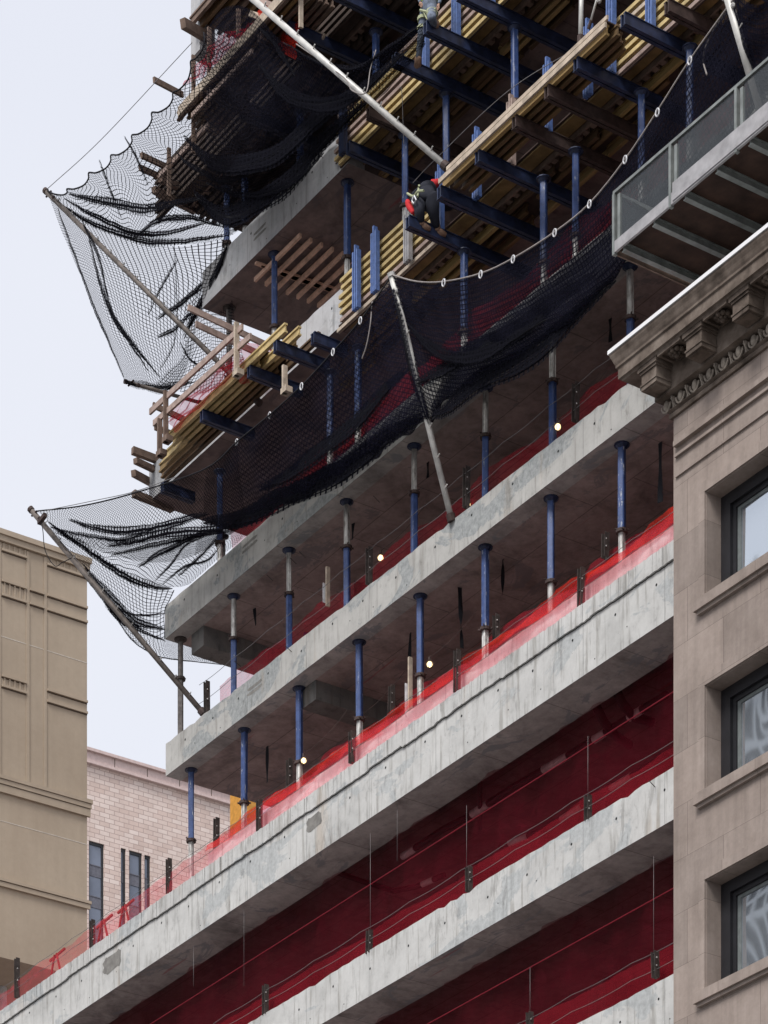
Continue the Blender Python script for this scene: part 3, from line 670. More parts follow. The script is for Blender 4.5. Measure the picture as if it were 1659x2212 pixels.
# red seam lines and hangers on the tall screens
for lv, (xa, ya, xb, yb) in ((2, (0, 2070, 1455, 1560)), (1, (700, 2212, 1455, 1960))):
    pass
for j, z_ in enumerate((z2 + 1.75, z1 + 1.9)):
    tag(MB().tube([(U(-60), .50, z_), (rr, .50, z_)], .013, 6).build('mesh_seam', 'seam_red'), 'bright red seam rope across the deep red mesh, ' + ('upper storey' if not j else 'lowest storey'), 'rope', 'seam ropes')
for i, (x, y0, y1) in enumerate([(527, 1870, 2130), (800, 1800, 2010), (418, 2045, 2130), (858, 1690, 1860), (1008, 1740, 1880), (1270, 1590, 1720), (1412, 1850, 2060), (1145, 2090, 2190)]):
    wire([P(x, y0, .12), P(x, (y0 + y1) / 2, .1), P(x, y1, .05)], 'thin hanging tie wire over the red mesh, ' + (ORDN[i] + ' listed left to right by storey' if False else ['below the middle of the thick slab', 'at a guard post of the lower slab', 'far left of the lower slab', 'short one near the pipe bend', 'over the widest pipe', 'rightmost above the lower slab', 'right one of the lowest storey', 'left one of the lowest storey'][i]), r=.004, grp='tie wires')

# ------------------------------------------------------------------ pipes in the red storey
def pipe(pts, r, lab, labels=()):
    t = thing('drain_pipe', pts[0], lab, 'pipe', 'pipes under the thick slab')
    MB().tube(pts, r, 10).build('pipe_run', 'pipe_dark', t, smooth=True)
    for (i, f0, f1) in labels:
        a = Vector(pts[i]).lerp(Vector(pts[i + 1]), f0); b = Vector(pts[i]).lerp(Vector(pts[i + 1]), f1)
        MB().tube([a, b], r * 1.12, 10).build('pipe_wrap', 'pipe_label', t, smooth=True)
zp = S[3][1] + .25
def Q(x, y, z_=zp): return PZ(x, y, z_)
pipe([Q(1010, 1765), Q(1110, 1700), Q(1240, 1625), Q(1350, 1555), Q(1440, 1500)], .075, 'long dark pipe under the thick slab with pale wrapped lengths', ((0, .1, .45), (1, .5, .9), (2, .4, .62), (3, .1, .4)))
pipe([Q(870, 1850), Q(960, 1790), Q(1010, 1765)], .07, 'short dark pipe left of the fittings', ((0, .0, .3),))
pipe([Q(1080, 1830), Q(1180, 1790), Q(1290, 1720), Q(1440, 1630)], .06, 'second dark pipe with pale sleeves further back', ((0, .2, .6), (1, .3, .7), (2, .2, .5)))
pipe([Q(1330, 1490), Q(1345, 1520), Q(1370, 1550), Q(1410, 1560)], .09, 'curved thick pipe elbow near the brownstone house', ())
pipe([Q(1290, 1530), Q(1305, 1560), Q(1330, 1590), Q(1360, 1610)], .09, 'second curved pipe elbow left of the first', ())
pipe([Q(690, 1870), Q(770, 1900), Q(850, 1925), Q(900, 1915), Q(960, 1890)], .06, 'bent pipe running back beside the block', ((3, .2, .6),))
pipe([Q(1037, 1690), Q(1037, 1790)], .05, 'short vertical looking drop pipe over the fittings', ())
# ------------------------------------------------------------------ black straps hanging from soffits
for i, (x, y0, y1, lv, v_, lab) in enumerate([(577, 1612, 1690, 4, .9, 'by the second prop of the lowest prop row'), (993, 1268, 1400, 4, .8, 'twisted one left of the sixth prop'), (1088, 1165, 1285, 4, .9, 'with a ring at its end'),
        (1426, 950, 1085, 4, .9, 'wide one next to the brownstone house'), (887, 1345, 1440, 4, 1.0, 'beside the taped timber stake'), (1247, 1075, 1110, 4, 1.4, 'tiny one in the middle of the soffit'),
        (548, 1300, 1350, 5, 1.0, 'short one above the left red mesh'), (763, 1122, 1165, 5, .9, 'short one above the lit bulb'), (924, 985, 1032, 5, .9, 'short one beside the near pole'), (1318, 688, 738, 5, .9, 'one just left of the cornice')]):
    a = P(x, y0, v_); b = P(x + random.uniform(-5, 5), y1, v_); m = MB(); n = 9; wv_ = []
    for k_ in range(n + 1):
        t_ = k_ / n; c = a.lerp(b, t_); an = math.pi * .5 * math.sin(t_ * 4 + i) if lab.startswith('twisted') or 'ring' in lab else .3 * math.sin(t_ * 5 + i); w_ = .045 if 'wide' not in lab else .06
        wv_.append([c + Vector((-w_ * math.cos(an), -w_ * math.sin(an), 0)), c + Vector((w_ * math.cos(an), w_ * math.sin(an), 0))])
    m.grid(wv_)
    m.grid([[q + Vector((0, .006, 0)) for q in r_] for r_ in wv_])
    tag(m.build('hanging_strap', 'rope_black'), 'black strap hanging from the soffit, ' + lab, 'strap', 'black straps hanging from soffits')
# taped timber stakes
for (x, y0, y1, v_, lab) in ((708, 1225, 1310, .35, 'pale timber stake behind red mesh on the slab above the thick one'), (886, 1420, 1560, .3, 'pale timber stake with white tape behind red mesh on the thick slab')):
    b = P(x, y1, v_); h = P(x, y0, v_).z - b.z; t = thing('timber_stake', b, lab, 'stake')
    MB().beam(b, b + Vector((0, 0, h)), .045, .09, (0, 1, 0)).build('post', 'pale_timber', t)
    MB().beam(b + Vector((-.05, -.03, h * .1)), b + Vector((-.05, -.03, h * .6)), .01, .13, (0, 1, 0)).build('tape', 'bracket_white', t)
# lit bulbs
for i, (x, y, v_, lab) in enumerate([(822, 1205, .55, 'lit bulb over red mesh right of the third prop'), (1205, 922, .3, 'lit bulb beside the tall prop at the right'), (928, 1435, .3, 'lit bulb right of the taped stake prop'),
        (656, 1643, .2, 'lit bulb at the collar of a prop on the thick slab'), (1010, 1090, .5, 'dim lit bulb by a dark guard post near the pole foot'), (778, 1560, .5, 'lit bulb half hidden behind a prop')]):
    a = P(x, y, v_); t = thing('work_light', a, lab, 'light', 'lit work bulbs')
    MB().ball(a, .058, n=12).build('bulb', 'bulb_glow', t, smooth=True)
    m = MB(); 
    for k_ in range(6):
        an = math.pi * k_ / 3; m.tube([a + Vector((.085 * math.cos(an) * math.sin(q), .085 * math.sin(an) * math.sin(q), .085 * math.cos(q))) for q in (0, .5, 1, 1.57, 2.1, 2.7, 3.14)], .004, 4)
    m.tube([a + Vector((0, 0, .05)), a + Vector((0, 0, .15))], .028, 8); m.build('cage', 'brown_steel', t)
    tag(MB().tube(sag(a + Vector((0, 0, .15)), a + Vector((1.1, .4, .75)), .09, 10), .005, 5).build('light_cable', 'brown_steel', smooth=True), 'thin cable of the ' + lab, 'cable', 'work light cables')

# ------------------------------------------------------------------ timber guardrail on the corner platform
def rail(name, a, b, w_, h_, mat, lab, cat='rail', grp='timber guardrail pieces'):
    return tag(MB().beam(a, b, w_, h_).build(name, mat), lab, cat, grp)
for i, (a, b, mt, lab) in enumerate([((324, 890, -1.3), (524, 706, -1.3), 'pink_timber', 'long upper rail climbing along the corner platform'), ((332, 915, -1.3), (542, 726, -1.3), 'pink_timber', 'long lower rail climbing along the corner platform'),
        ((406, 664, -1.3), (600, 757, .9), 'pink_timber', 'upper end rail sloping down to the right'), ((423, 700, -1.3), (582, 775, .7), 'pink_timber', 'lower end rail sloping down to the right'),
        ((330, 875, -1.3), (398, 906, -.5), 'brown_timber', 'short end rail at the far left'), ((334, 922, -1.3), (372, 938, -.8), 'brown_timber', 'shortest end rail at the far left')]):
    rail('guardrail', P(*a), P(*b), .05, .13, mt, 'timber ' + lab)
for i, (x, y0, y1, mt, lab) in enumerate([(511, 697, 812, 'pale_timber', 'tall pale timber post at the top of the corner guardrail'), (358, 845, 955, 'brown_timber', 'grey timber post at the bottom of the corner guardrail'), (615, 790, 850, 'pale_timber', 'short timber post by the grey slab face'), (345, 905, 985, 'brown_timber', 'leftmost thin dark post of the corner guardrail')]):
    b = P(x, y1, -1.33); tag(MB().beam(b, b + Vector((0, 0, P(x, y0, -1.33).z - b.z)), .06, .11, (0, 1, 0)).box(b + Vector((-.09, -.05, 0)), b + Vector((.12, .12, .12))).build('rail_post', mt), lab, 'post', 'timber guardrail pieces')
def quad_sheet(name, c, mat, lab, cat, n=14, amp=.05, grp=None, kind=None):
    a, b, c_, d_ = [Vector(q) for q in c]; rows = []
    nn = (b - a).cross(d_ - a).normalized()
    for i in range(n + 1):
        s_ = i / n; l = a.lerp(d_, s_); r = b.lerp(c_, s_)
        rows.append([l.lerp(r, j / n) + nn * amp * (math.sin(i * 1.3 + j * .7) + math.sin(j * 1.9)) for j in range(n + 1)])
    return tag(MB().grid(rows).build(name, mat, smooth=True), lab, cat, grp, kind)
quad_sheet('red_mesh_screen', [P(372, 935, -1.15), P(365, 888, -1.15), P(520, 735, -1.15), P(522, 785, -1.15)], 'red_mesh', 'red mesh panel behind the timber rails of the corner platform', 'safety mesh', grp='red safety mesh screens')
quad_sheet('red_mesh_screen', [P(522, 830, -1.1), P(520, 730, -1.1), P(600, 760, .5), P(590, 820, .5)], 'red_mesh', 'red mesh panel between the pale post and the grey slab face', 'safety mesh', grp='red safety mesh screens')
quad_sheet('red_mesh_screen', [P(395, 190, -1.2), P(480, 130, -1.2), P(560, 45, -1.2), P(470, 80, -1.2)], 'red_mesh', 'red mesh scrap in the upper left net', 'safety mesh', grp='red safety mesh screens')
quad_sheet('red_mesh_screen', [P(560, 90, -.9), P(640, 130, -.9), P(660, 30, -.9), P(560, 10, -.9)], 'red_mesh_bright', 'bright red mesh behind the tip of the long upper pole', 'safety mesh', grp='red safety mesh screens')
# timber stubs at the left ends
def stubs(items, grp, cat='timber'):
    for (a, b, w_, h_, mt, lab) in items: rail('timber_beam', P(*a), P(*b), w_, h_, mt, lab, cat, grp)
stubs([((286, 973, -.6), (352, 998, .2), .12, .16, 'brown_timber', 'thick dark beam end, upper one of the left stack'), ((292, 995, -.6), (345, 1020, .2), .12, .12, 'brown_timber', 'dark beam end just under the uppermost of the left stack'),
       ((288, 1022, -.6), (325, 1042, .1), .12, .14, 'brown_timber', 'dark beam end, third down in the left stack'), ((288, 1066, -.5), (372, 1100, .6), .14, .14, 'brown_timber', 'lowest beam end of the left stack near the net'),
       ((332, 172, -1.2), (395, 205, -.3), .06, .12, 'brown_timber', 'upper timber pole end crossing the upper net cable'), ((305, 335, -1.0), (390, 375, .2), .07, .12, 'brown_timber', 'timber pole end inside the upper net'),
       ((302, 362, -1.0), (375, 395, .2), .07, .12, 'brown_timber', 'timber pole end below another inside the upper net'), ((395, 50, -.8), (455, 85, .2), .14, .2, 'brown_timber', 'stout timber end at the top left of the tower'),
       ((332, 410, -.8), (420, 455, .6), .12, .14, 'brown_timber', 'dark timber end at the lowest left corner of the netted deck'), ((345, 385, -.8), (420, 420, .6), .12, .14, 'brown_timber', 'dark timber end just above the lowest left corner')], 'timber beam ends')
stubs([((410, 212, -1.35), (560, 50, -1.35), .05, .13, 'pink_timber', 'upper rail of the netted platform'), ((415, 250, -1.38), (545, 110, -1.38), .05, .1, 'pink_timber', 'lower rail of the netted platform'),
       ((345, 380, -1.1), (450, 270, -1.1), .05, .1, 'pink_timber', 'rail slanting above the netted lower deck'), ((540, 30, -1.0), (700, 80, -.2), .05, .12, 'pale_timber', 'pale plank beside the upper pole'), ((600, 60, -1.0), (690, -30, -1.0), .05, .12, 'pale_timber', 'pale rail crossing behind the upper pole'), ((560, 0, -1.0), (680, 50, -.2), .05, .1, 'pink_timber', 'thin plank near the top edge beside the upper pole')], 'timber rails in the upper net', 'rail')
for i, (x, y0, y1) in enumerate([(418, 120, 330), (452, 60, 160), (515, 20, 110), (365, 320, 425), (650, -20, 60)]):
    b = P(x, y1, -1.2); tag(MB().beam(b, P(x, y0, -1.2), .05, .09, (0, 1, 0)).build('rail_post', 'brown_timber' if i < 4 else 'pale_timber'), 'timber post in the upper net, ' + ['long one at the platform corner', 'near the grey column', 'at the platform top', 'above the lower deck end', 'pale one near the top edge'][i], 'post', 'timber posts in the upper net')
b = P(422, 60, -.1); tag(MB().box((b.x - .2, b.y, b.z - .6), (b.x + .2, b.y + .4, b.z + 2.5)).build('concrete_column', 'concrete_pale'), 'pale column stub at the very top left of the tower', 'column')

# ------------------------------------------------------------------ debris fan poles
def pole(pts, r, mat, lab, clips=True):
    a, b = Vector(pts[0]), Vector(pts[-1]); t = thing('net_pole', a, lab, 'pole', 'debris net poles')
    MB().tube([a, b], r, 12).build('tube', mat, t, smooth=True)
    d = (b - a).normalized()
    m = MB().tube([b - d * .05, b + d * .02], r * 1.3, 10).tube([b - d * .15 + Vector((-.12, 0, 0)), b - d * .15 + Vector((.12, 0, 0))], .025, 6)
    m.ball(b - d * .3 + Vector((.08, 0, -.05)), .05, n=6); m.build('tip_fitting', 'galvanised' if 'white' in mat else 'brown_steel', t)
    MB().tube([a - d * .02, a + d * .12], r * 1.5, 10).build('foot_bracket', 'brown_steel', t)
    if clips:
        m = MB(); L = (b - a).length; n = int(L / .55)
        for i in range(1, n):
            q = a + d * (i * L / n); m.tube([q + Vector((r, -.02, 0)), q + Vector((r + .09, -.04, .03))], .014, 5)
        m.build('net_hooks', 'galvanised', t)
    return t
VA = -2.5
pole([P(440, 1542, .15), P(66, 1100, VA)], .062, 'pole_worn', 'long worn brown pole slanting out to the lower left net tip')
pole([P(976, 1124, -.02), P(845, 592, -1.5)], .062, 'pole_white', 'pale pole standing on the slab edge in front of the lower net')
pole([P(966, 362, -.68), P(500, -42, -3.0)], .062, 'pole_white', 'long pale pole crossing the top of the frame to the left')
pole([P(560, 870, -.2), P(98, 412, VA)], .055, 'pole_worn', 'thin worn pole running out to the upper left net tip')
pole([P(1650, 262, -.68), P(1565, -30, -1.6)], .075, 'pole_white', 'bright white pole at the top right corner behind the roof platform')
pole([P(1254, 92, -.7), P(1257, -60, -.7)], .045, 'pole_white', 'thin upright white pole at the step of the deck edge', False)
pole([P(1272, 60, -.68), P(1300, -40, -.68)], .02, 'pole_white', 'thin slanting strut beside the upright white pole', False)
pole([P(440, 872, .5), P(270, 824, VA + 1)], .04, 'pole_worn', 'short grey pole holding the lower corner of the upper net', False)
rail('pole_clamp', P(84, 1130, VA), P(98, 1112, VA), .09, .09, 'brown_steel', 'small square clamp block on the lower left pole', 'clamp', 'pole clamps')

# ------------------------------------------------------------------ nets
def net(rows, nu, nv, mat, lab, wr=.06, wf=7, seed=0, thick=True):
    rs = [catmull(PP(r), nu) for r in rows]
    cols = [catmull([r[i] for r in rs], nv) for i in range(nu + 1)]
    rnd = random.Random(seed); ph = [rnd.uniform(0, 6.28) for _ in range(8)]
    out = []; uv = []
    # metric UVs from accumulated lengths
    midj = nv // 2; ul = [0]
    for i in range(nu): ul.append(ul[-1] + (cols[i + 1][midj] - cols[i][midj]).length)
    for j in range(nv + 1):
        r = []; q = []
        for i in range(nu + 1):
            p_ = cols[i][j].copy(); a = cols[min(i + 1, nu)][j] - cols[max(i - 1, 0)][j]; b = cols[i][min(j + 1, nv)] - cols[i][max(j - 1, 0)]
            nn = a.cross(b); nn = nn.normalized() if nn.length > 1e-6 else Vector((0, 1, 0))
            e = max(0.0, math.sin(math.pi * j / nv)) ** .6; s_ = i / nu; t_ = j / nv
            d_ = wr * e * (math.sin(s_ * wf * 6.28 + 3 * t_ + ph[0]) * .6 + math.sin(s_ * wf * 13 - 5 * t_ + ph[1]) * .35 + math.sin(t_ * 17 + s_ * 9 + ph[2]) * .4)
            r.append(p_ + nn * d_); q.append((ul[i], sum((cols[i][k_ + 1] - cols[i][k_]).length for k_ in range(j))))
        out.append(r); uv.append(q)
    return tag(MB().grid(out, uv).build('debris_net', mat, smooth=True), lab, 'net', 'black debris nets')
SCAL = [(102, 412, -2.5), (117, 419, -2.5), (136, 421, -2.5), (145, 416, -2.5), (145, 408, -2.5), (161, 408, -2.5), (181, 400, -2.5), (191, 386, -2.5), (192, 373, -2.5), (208, 373, -2.5), (229, 363, -2.5), (239, 348, -2.5), (240, 335, -2.5), (256, 334, -2.5), (275, 322, -2.5), (285, 306, -2.5), (285, 292, -2.5), (300, 289, -2.5), (319, 276, -2.5), (328, 258, -2.5), (328, 243, -2.5), (344, 242, -2.5), (364, 230, -2.5), (373, 214, -2.5), (374, 200, -2.5), (388, 193, -2.5), (405, 174, -2.5), (412, 150, -2.5), (412, 132, -2.5), (423, 126, -2.5), (436, 109, -2.5), (442, 87, -2.5), (440, 70, -2.5)]
# lower fan, left of the near pole
def s5top(x): return 4740 - .8554 * (x + 3654)
lowA = [(78, 1104, VA), (180, 1092, -2.4), (300, 1062, -2.3), (445, 1012, -2.1), (513, 953, -2.0), (584, 895, -1.9), (653, 832, -1.8), (721, 758, -1.7), (780, 690, -1.6), (846, 596, -1.5)]
lowB = [(100, 1122, -2.3), (190, 1130, -2.0), (300, 1110, -1.9), (440, 1085, -1.7), (520, 1050, -1.6), (590, 990, -1.5), (660, 930, -1.4), (740, 860, -1.35), (800, 790, -1.3), (870, 700, -1.3)]
lowC = [(112, 1140, -2.2), (215, 1168, -1.8), (320, 1165, -1.5), (430, 1152, -1.2), (530, 1122, -1.0), (620, 1085, -.9), (700, 1050, -.8), (780, 1005, -.7), (850, 955, -.7), (925, 905, -.7)]
lowD = [(116, 1146, -2.1), (230, 1195, -1.3), (330, 1215, -.6), (420, 1200, -.3), (505, 1150, -.15), (600, 1080, -.1), (690, 1015, -.08), (760, 960, -.06), (830, 900, -.06), (905, 840, -.06)]
i3 = 3
net([r[:5] for r in (lowA, lowB, lowC, lowD)], 60, 30, 'net_coarse', 'open black net stretched to the lower left pole tip', .05, 3, 1)
net([r[3:] for r in (lowA, lowB, lowC, lowD)], 90, 30, 'net_lined', 'dense dark net hanging under the lower deck left of the near pale pole', .07, 6, 2)
net([[(112, 1138, -2.2), (200, 1162, -1.9), (300, 1168, -1.6), (400, 1156, -1.2), (480, 1146, -.8), (560, 1132, -.4)],
     [(128, 1150, -2.1), (205, 1188, -1.7), (290, 1205, -1.1), (370, 1205, -.7), (440, 1190, -.3), (515, 1168, -.05)],
     [(140, 1156, -2.1), (215, 1206, -1.5), (285, 1243, -.9), (345, 1264, -.4), (385, 1268, -.1), (410, 1262, -.03)]], 60, 22, 'net_coarse', 'crumpled open net between the dark belly fold and the slab corner', .07, 5, 12)
# right of the near pole
rA = [(848, 594, -1.5), (900, 608, -1.5), (960, 608, -1.5), (1040, 590, -1.5), (1110, 557, -1.5), (1200, 500, -1.5), (1275, 438, -1.5), (1350, 345, -1.5), (1420, 240, -1.5), (1490, 130, -1.5), (1590, -10, -1.5)]
rB = [(880, 720, -1.2), (930, 720, -1.2), (980, 715, -1.2), (1050, 690, -1.2), (1120, 650, -1.2), (1210, 595, -1.2), (1290, 525, -1.2), (1370, 430, -1.2), (1440, 330, -1.2), (1520, 220, -1.2), (1620, 90, -1.2)]
rC = [(925, 915, -.6), (962, 868, -.65), (1030, 828, -.7), (1110, 780, -.7), (1190, 728, -.7), (1260, 672, -.7), (1325, 600, -.7), (1400, 515, -.7), (1480, 425, -.7), (1560, 320, -.7), (1650, 200, -.7)]
rD = [(930, 880, -.06)] + [(x, s5top(x) + 2, -.06) for x in (975, 1035, 1110, 1190, 1265, 1330, 1405, 1485, 1560, 1650)]
net([rA, rB, rC, rD], 110, 34, 'net_dense', 'heavy dark net sagging from the near pale pole towards the roof platform', .05, 7, 3)
net([[(1590, -10, -1.5), (1640, 10, -1.5), (1720, -30, -1.5)], [(1600, 120, -1.1), (1650, 130, -1.1), (1730, 90, -1.1)], [(1640, 260, -.7), (1680, 250, -.7), (1760, 200, -.7)]], 20, 20, 'net_dense', 'dark net right of the bright white pole', .05, 2, 4)
# lower fan, side panel round the corner
net([[(98, 1120, VA), (165, 1168, -1.9), (250, 1228, -1.2), (330, 1268, -.5), (378, 1275, -.1)],
     [(120, 1152, -2.2), (190, 1228, -1.6), (265, 1290, -.9), (325, 1320, -.3), (356, 1322, .0)],
     [(140, 1188, -2.0), (205, 1270, -1.4), (270, 1340, -.7), (325, 1375, -.1), (357, 1380, .1)]], 40, 26, 'net_square', 'open net panel between the lower left pole and the slab corner', .05, 3, 5)
net([[(205, 1268, -1.4), (262, 1330, -.6), (310, 1365, -.2), (357, 1378, .1), (420, 1400, 2), (480, 1428, 4)],
     [(225, 1300, -1.2), (275, 1362, -.4), (320, 1392, .3), (360, 1400, .8), (420, 1418, 2.5), (480, 1430, 4)],
     [(245, 1322, -1.0), (285, 1380, 0), (330, 1410, .6), (372, 1422, 1.2), (425, 1428, 2.6), (482, 1436, 4)]], 40, 16, 'net_square', 'thin bottom strip of net sagging past the slab corner', .06, 3, 6)
# upper fan over the front
net([SCAL,
     [(120, 430, -2.4), (180, 430, -2.3), (240, 410, -2.1), (300, 390, -2.0), (340, 350, -2.0), (390, 320, -1.9), (430, 275, -1.9), (470, 240, -1.8), (500, 190, -1.8), (540, 120, -1.8)],
     [(132, 442, -2.3), (200, 470, -1.9), (270, 490, -1.5), (330, 495, -1.3), (390, 480, -1.1), (440, 450, -1.2), (490, 420, -1.2), (540, 380, -1.2), (580, 320, -1.2), (620, 230, -1.2)],
     [(134, 446, -2.3), (205, 488, -1.6), (290, 516, -.9), (360, 528, -.4), (430, 526, -.1), (492, 512, -.05), (540, 480, -.05), (585, 440, -.05), (625, 400, -.05), (665, 360, -.05)]], 130, 34, 'net_coarse', 'open black net climbing from the upper left pole tip', .06, 6, 7)
net([[(430, 92, -1.9), (480, 20, -1.9), (540, 20, -1.9), (612, 92, -1.8), (690, 135, -1.7), (760, 150, -1.7), (830, 108, -1.6), (912, 55, -1.5)],
     [(440, 240, -1.7), (500, 160, -1.7), (570, 130, -1.6), (640, 170, -1.5), (710, 205, -1.4), (775, 200, -1.3), (838, 150, -1.3), (914, 72, -1.3)],
     [(450, 380, -1.3), (520, 330, -1.3), (590, 290, -1.3), (655, 270, -1.2), (725, 255, -1.2), (785, 228, -1.1), (850, 165, -1.0), (916, 85, -1.0)],
     [(492, 512, -.05), (555, 462, -.05), (620, 402, -.05), (680, 345, -.05), (722, 305, -.05), (780, 250, -.3), (850, 180, -.6), (918, 98, -.8)]], 80, 34, 'net_mid', 'dense dark net over the formwork at the upper left', .06, 5, 8)
# upper fan, side panel
net([[(102, 416, VA), (135, 445, -2.3), (205, 488, -1.6), (290, 518, -.9), (380, 532, -.4), (494, 514, -.05)],
     [(130, 490, -2.4), (185, 540, -2.1), (250, 580, -1.5), (320, 600, -1.0), (400, 600, -.4), (478, 570, 0)],
     [(165, 575, -2.2), (215, 640, -1.9), (275, 680, -1.3), (330, 700, -.8), (395, 690, -.3), (445, 650, .1)],
     [(215, 700, -2.0), (250, 740, -1.7), (300, 770, -1.1), (345, 790, -.6), (390, 775, -.2), (415, 735, .2)],
     [(268, 822, -1.6), (290, 825, -1.4), (320, 832, -.9), (352, 836, -.4), (385, 828, 0), (402, 800, .3)]], 56, 56, 'net_square', 'open net panel hanging round the corner below the upper left pole', .07, 3, 9)
net([[(400, 660, .4), (450, 620, .4), (500, 640, .4)], [(400, 760, .4), (450, 740, .4), (520, 740, .4)], [(330, 835, .2), (430, 850, .2), (540, 830, .2)]], 24, 24, 'net_square', 'lower part of the corner net behind the timber rails', .06, 3, 10)
# gathered folds and ropes
def fold(pts, r, lab, grp='gathered folds of black net', mat='rope_black', cat='net fold'):
    c = catmull(PP(pts), 40); rnd = random.Random(hash(lab) % 999 if False else len(lab) * 7)
    rr_ = [r * (.25 + .95 * math.sin(math.pi * (i + .5) / 41) ** .5 * rnd.uniform(.6, 1.3)) for i in range(41)]
    c = [q + Vector((rnd.uniform(-1, 1), rnd.uniform(-1, 1), rnd.uniform(-1, 1))) * min(r, .03) * .3 for q in c]
    m = MB(); m.tube(c, [q * .16 + .006 for q in rr_], 5, 0)
    rows = []; uv = []
    for j in range(5):
        f_ = (j - 2) / 2; rows.append([q + Vector((.25 * f_, -.02 * j, f_)) * r * math.sin(math.pi * (i + .3) / 40.6) ** .7 * (1.7 + .5 * math.sin(i * .33 + j)) for i, q in enumerate(c)]); uv.append([(i * .06, j * r * .5) for i in range(41)])
    m.grid(rows, uv, 1); m.grid([[q + Vector((0, -.03, r * .5)) for q in w_] for w_ in rows[:4]], [[(a_ + .03, b_ + .02) for a_, b_ in w_] for w_ in uv[:4]], 1)
    return tag(m.build('net_fold', [mat, 'net_fold_light' if r < .075 else 'net_fold_mat'], smooth=True), lab, cat, grp)
FO = [([(130, 440, -2.3), (200, 484, -1.7), (290, 515, -1.0), (380, 524, -.4), (492, 508, -.05)], .05, 'dark gathered rope line across the upper net'),
 ([(140, 430, -2.3), (210, 470, -1.9), (280, 500, -1.3), (360, 505, -.8), (450, 480, -.6)], .045, 'bunched fold just above the gathered rope line'),
 ([(125, 450, -2.4), (165, 560, -2.2), (215, 690, -2.0), (268, 815, -1.7)], .03, 'dark selvedge down the left side of the upper net'),
 ([(175, 470, -2.1), (215, 560, -2.0), (245, 680, -1.7), (320, 800, -1.0)], .045, 'long bunched fold down the hanging corner net'),
 ([(190, 500, -2.1), (225, 640, -1.9), (270, 720, -1.4), (345, 815, -.7)], .05, 'wider bunched fold beside the long one'),
 ([(270, 825, -1.6), (310, 835, -1.0), (360, 838, -.4), (420, 825, .2)], .06, 'thick bottom gather of the hanging corner net'),
 ([(376, 525, -.4), (380, 600, -.4), (382, 680, -.4), (375, 745, -.2), (345, 800, -.3)], .022, 'knotted rope hanging down the middle of the corner net'),
 ([(495, 515, -.05), (470, 590, 0), (430, 665, .1), (398, 730, .2)], .10, 'heavy black gather beside the corner of the highest slab'),
 ([(480, 560, 0), (440, 620, .1), (385, 655, 0)], .03, 'short fold fanning from the heavy gather'),
 ([(390, 740, 0), (410, 775, .2), (445, 800, .3)], .018, 'short rope near the bottom of the corner net'),
 ([(215, 345, -2.5), (235, 400, -2.2), (262, 470, -1.7)], .02, 'rope seam under the first scallop'),
 ([(270, 295, -2.4), (300, 350, -2.2), (320, 400, -2.0)], .022, 'rope seam under the second scallop'),
 ([(445, 395, -1.0), (540, 425, -1.0), (640, 390, -.9), (700, 330, -.8)], .05, 'dark swag across the netted formwork'),
 ([(380, 330, -1.2), (430, 370, -1.2), (500, 390, -1.2), (600, 350, -1.2)], .04, 'upper swag across the netted formwork'),
 ([(105, 1128, -2.3), (165, 1172, -1.9), (250, 1230, -1.2), (330, 1268, -.5), (372, 1272, -.1)], .06, 'thick gathered rope line across the lower left net'),
 ([(110, 1140, -2.2), (200, 1160, -2.0), (270, 1165, -1.6), (340, 1140, -1.2)], .035, 'bunched fold under the lower left net edge'),
 ([(235, 1180, -1.5), (300, 1168, -1.2), (380, 1150, -.9), (470, 1145, -.7), (560, 1125, -.7)], .07, 'thick dark belly fold of the lower net'),
 ([(240, 1200, -1.3), (330, 1180, -1.0), (420, 1160, -.7), (500, 1148, -.3)], .04, 'second belly fold beneath the thick one'),
 ([(335, 1255, -.5), (370, 1220, -.5), (400, 1180, -.6), (440, 1160, -.6)], .025, 'thin fold climbing to the belly of the lower net'),
 ([(352, 1262, -.4), (400, 1225, -.4), (450, 1210, -.3), (475, 1180, -.2)], .02, 'thin rope to the slab corner under the lower net'),
 ([(140, 1185, -2.0), (205, 1270, -1.4), (270, 1345, -.7), (357, 1385, .1)], .045, 'dark bottom edge rope of the lower corner panel'),
 ([(205, 1272, -1.4), (260, 1318, -.7), (310, 1330, -.3), (356, 1325, 0)], .018, 'thin inner rope of the lower corner panel'),
 ([(245, 1322, -1.0), (285, 1382, 0), (330, 1412, .6), (372, 1424, 1.2), (482, 1436, 4)], .012, 'thin lower hem rope past the slab corner'),
 ([(846, 600, -1.45), (870, 720, -1.3), (895, 830, -1.0), (925, 915, -.65)], .04, 'black laced edge of net along the near pale pole'),
 ([(612, 92, -1.8), (700, 140, -1.7), (775, 145, -1.6), (840, 105, -1.5), (912, 52, -1.4)], .035, 'rolled top edge of the upper net below the upper worker'),
 ([(560, 60, -1.8), (600, 100, -1.7), (640, 170, -1.5)], .05, 'black bunch of net beside the red mesh scrap')]
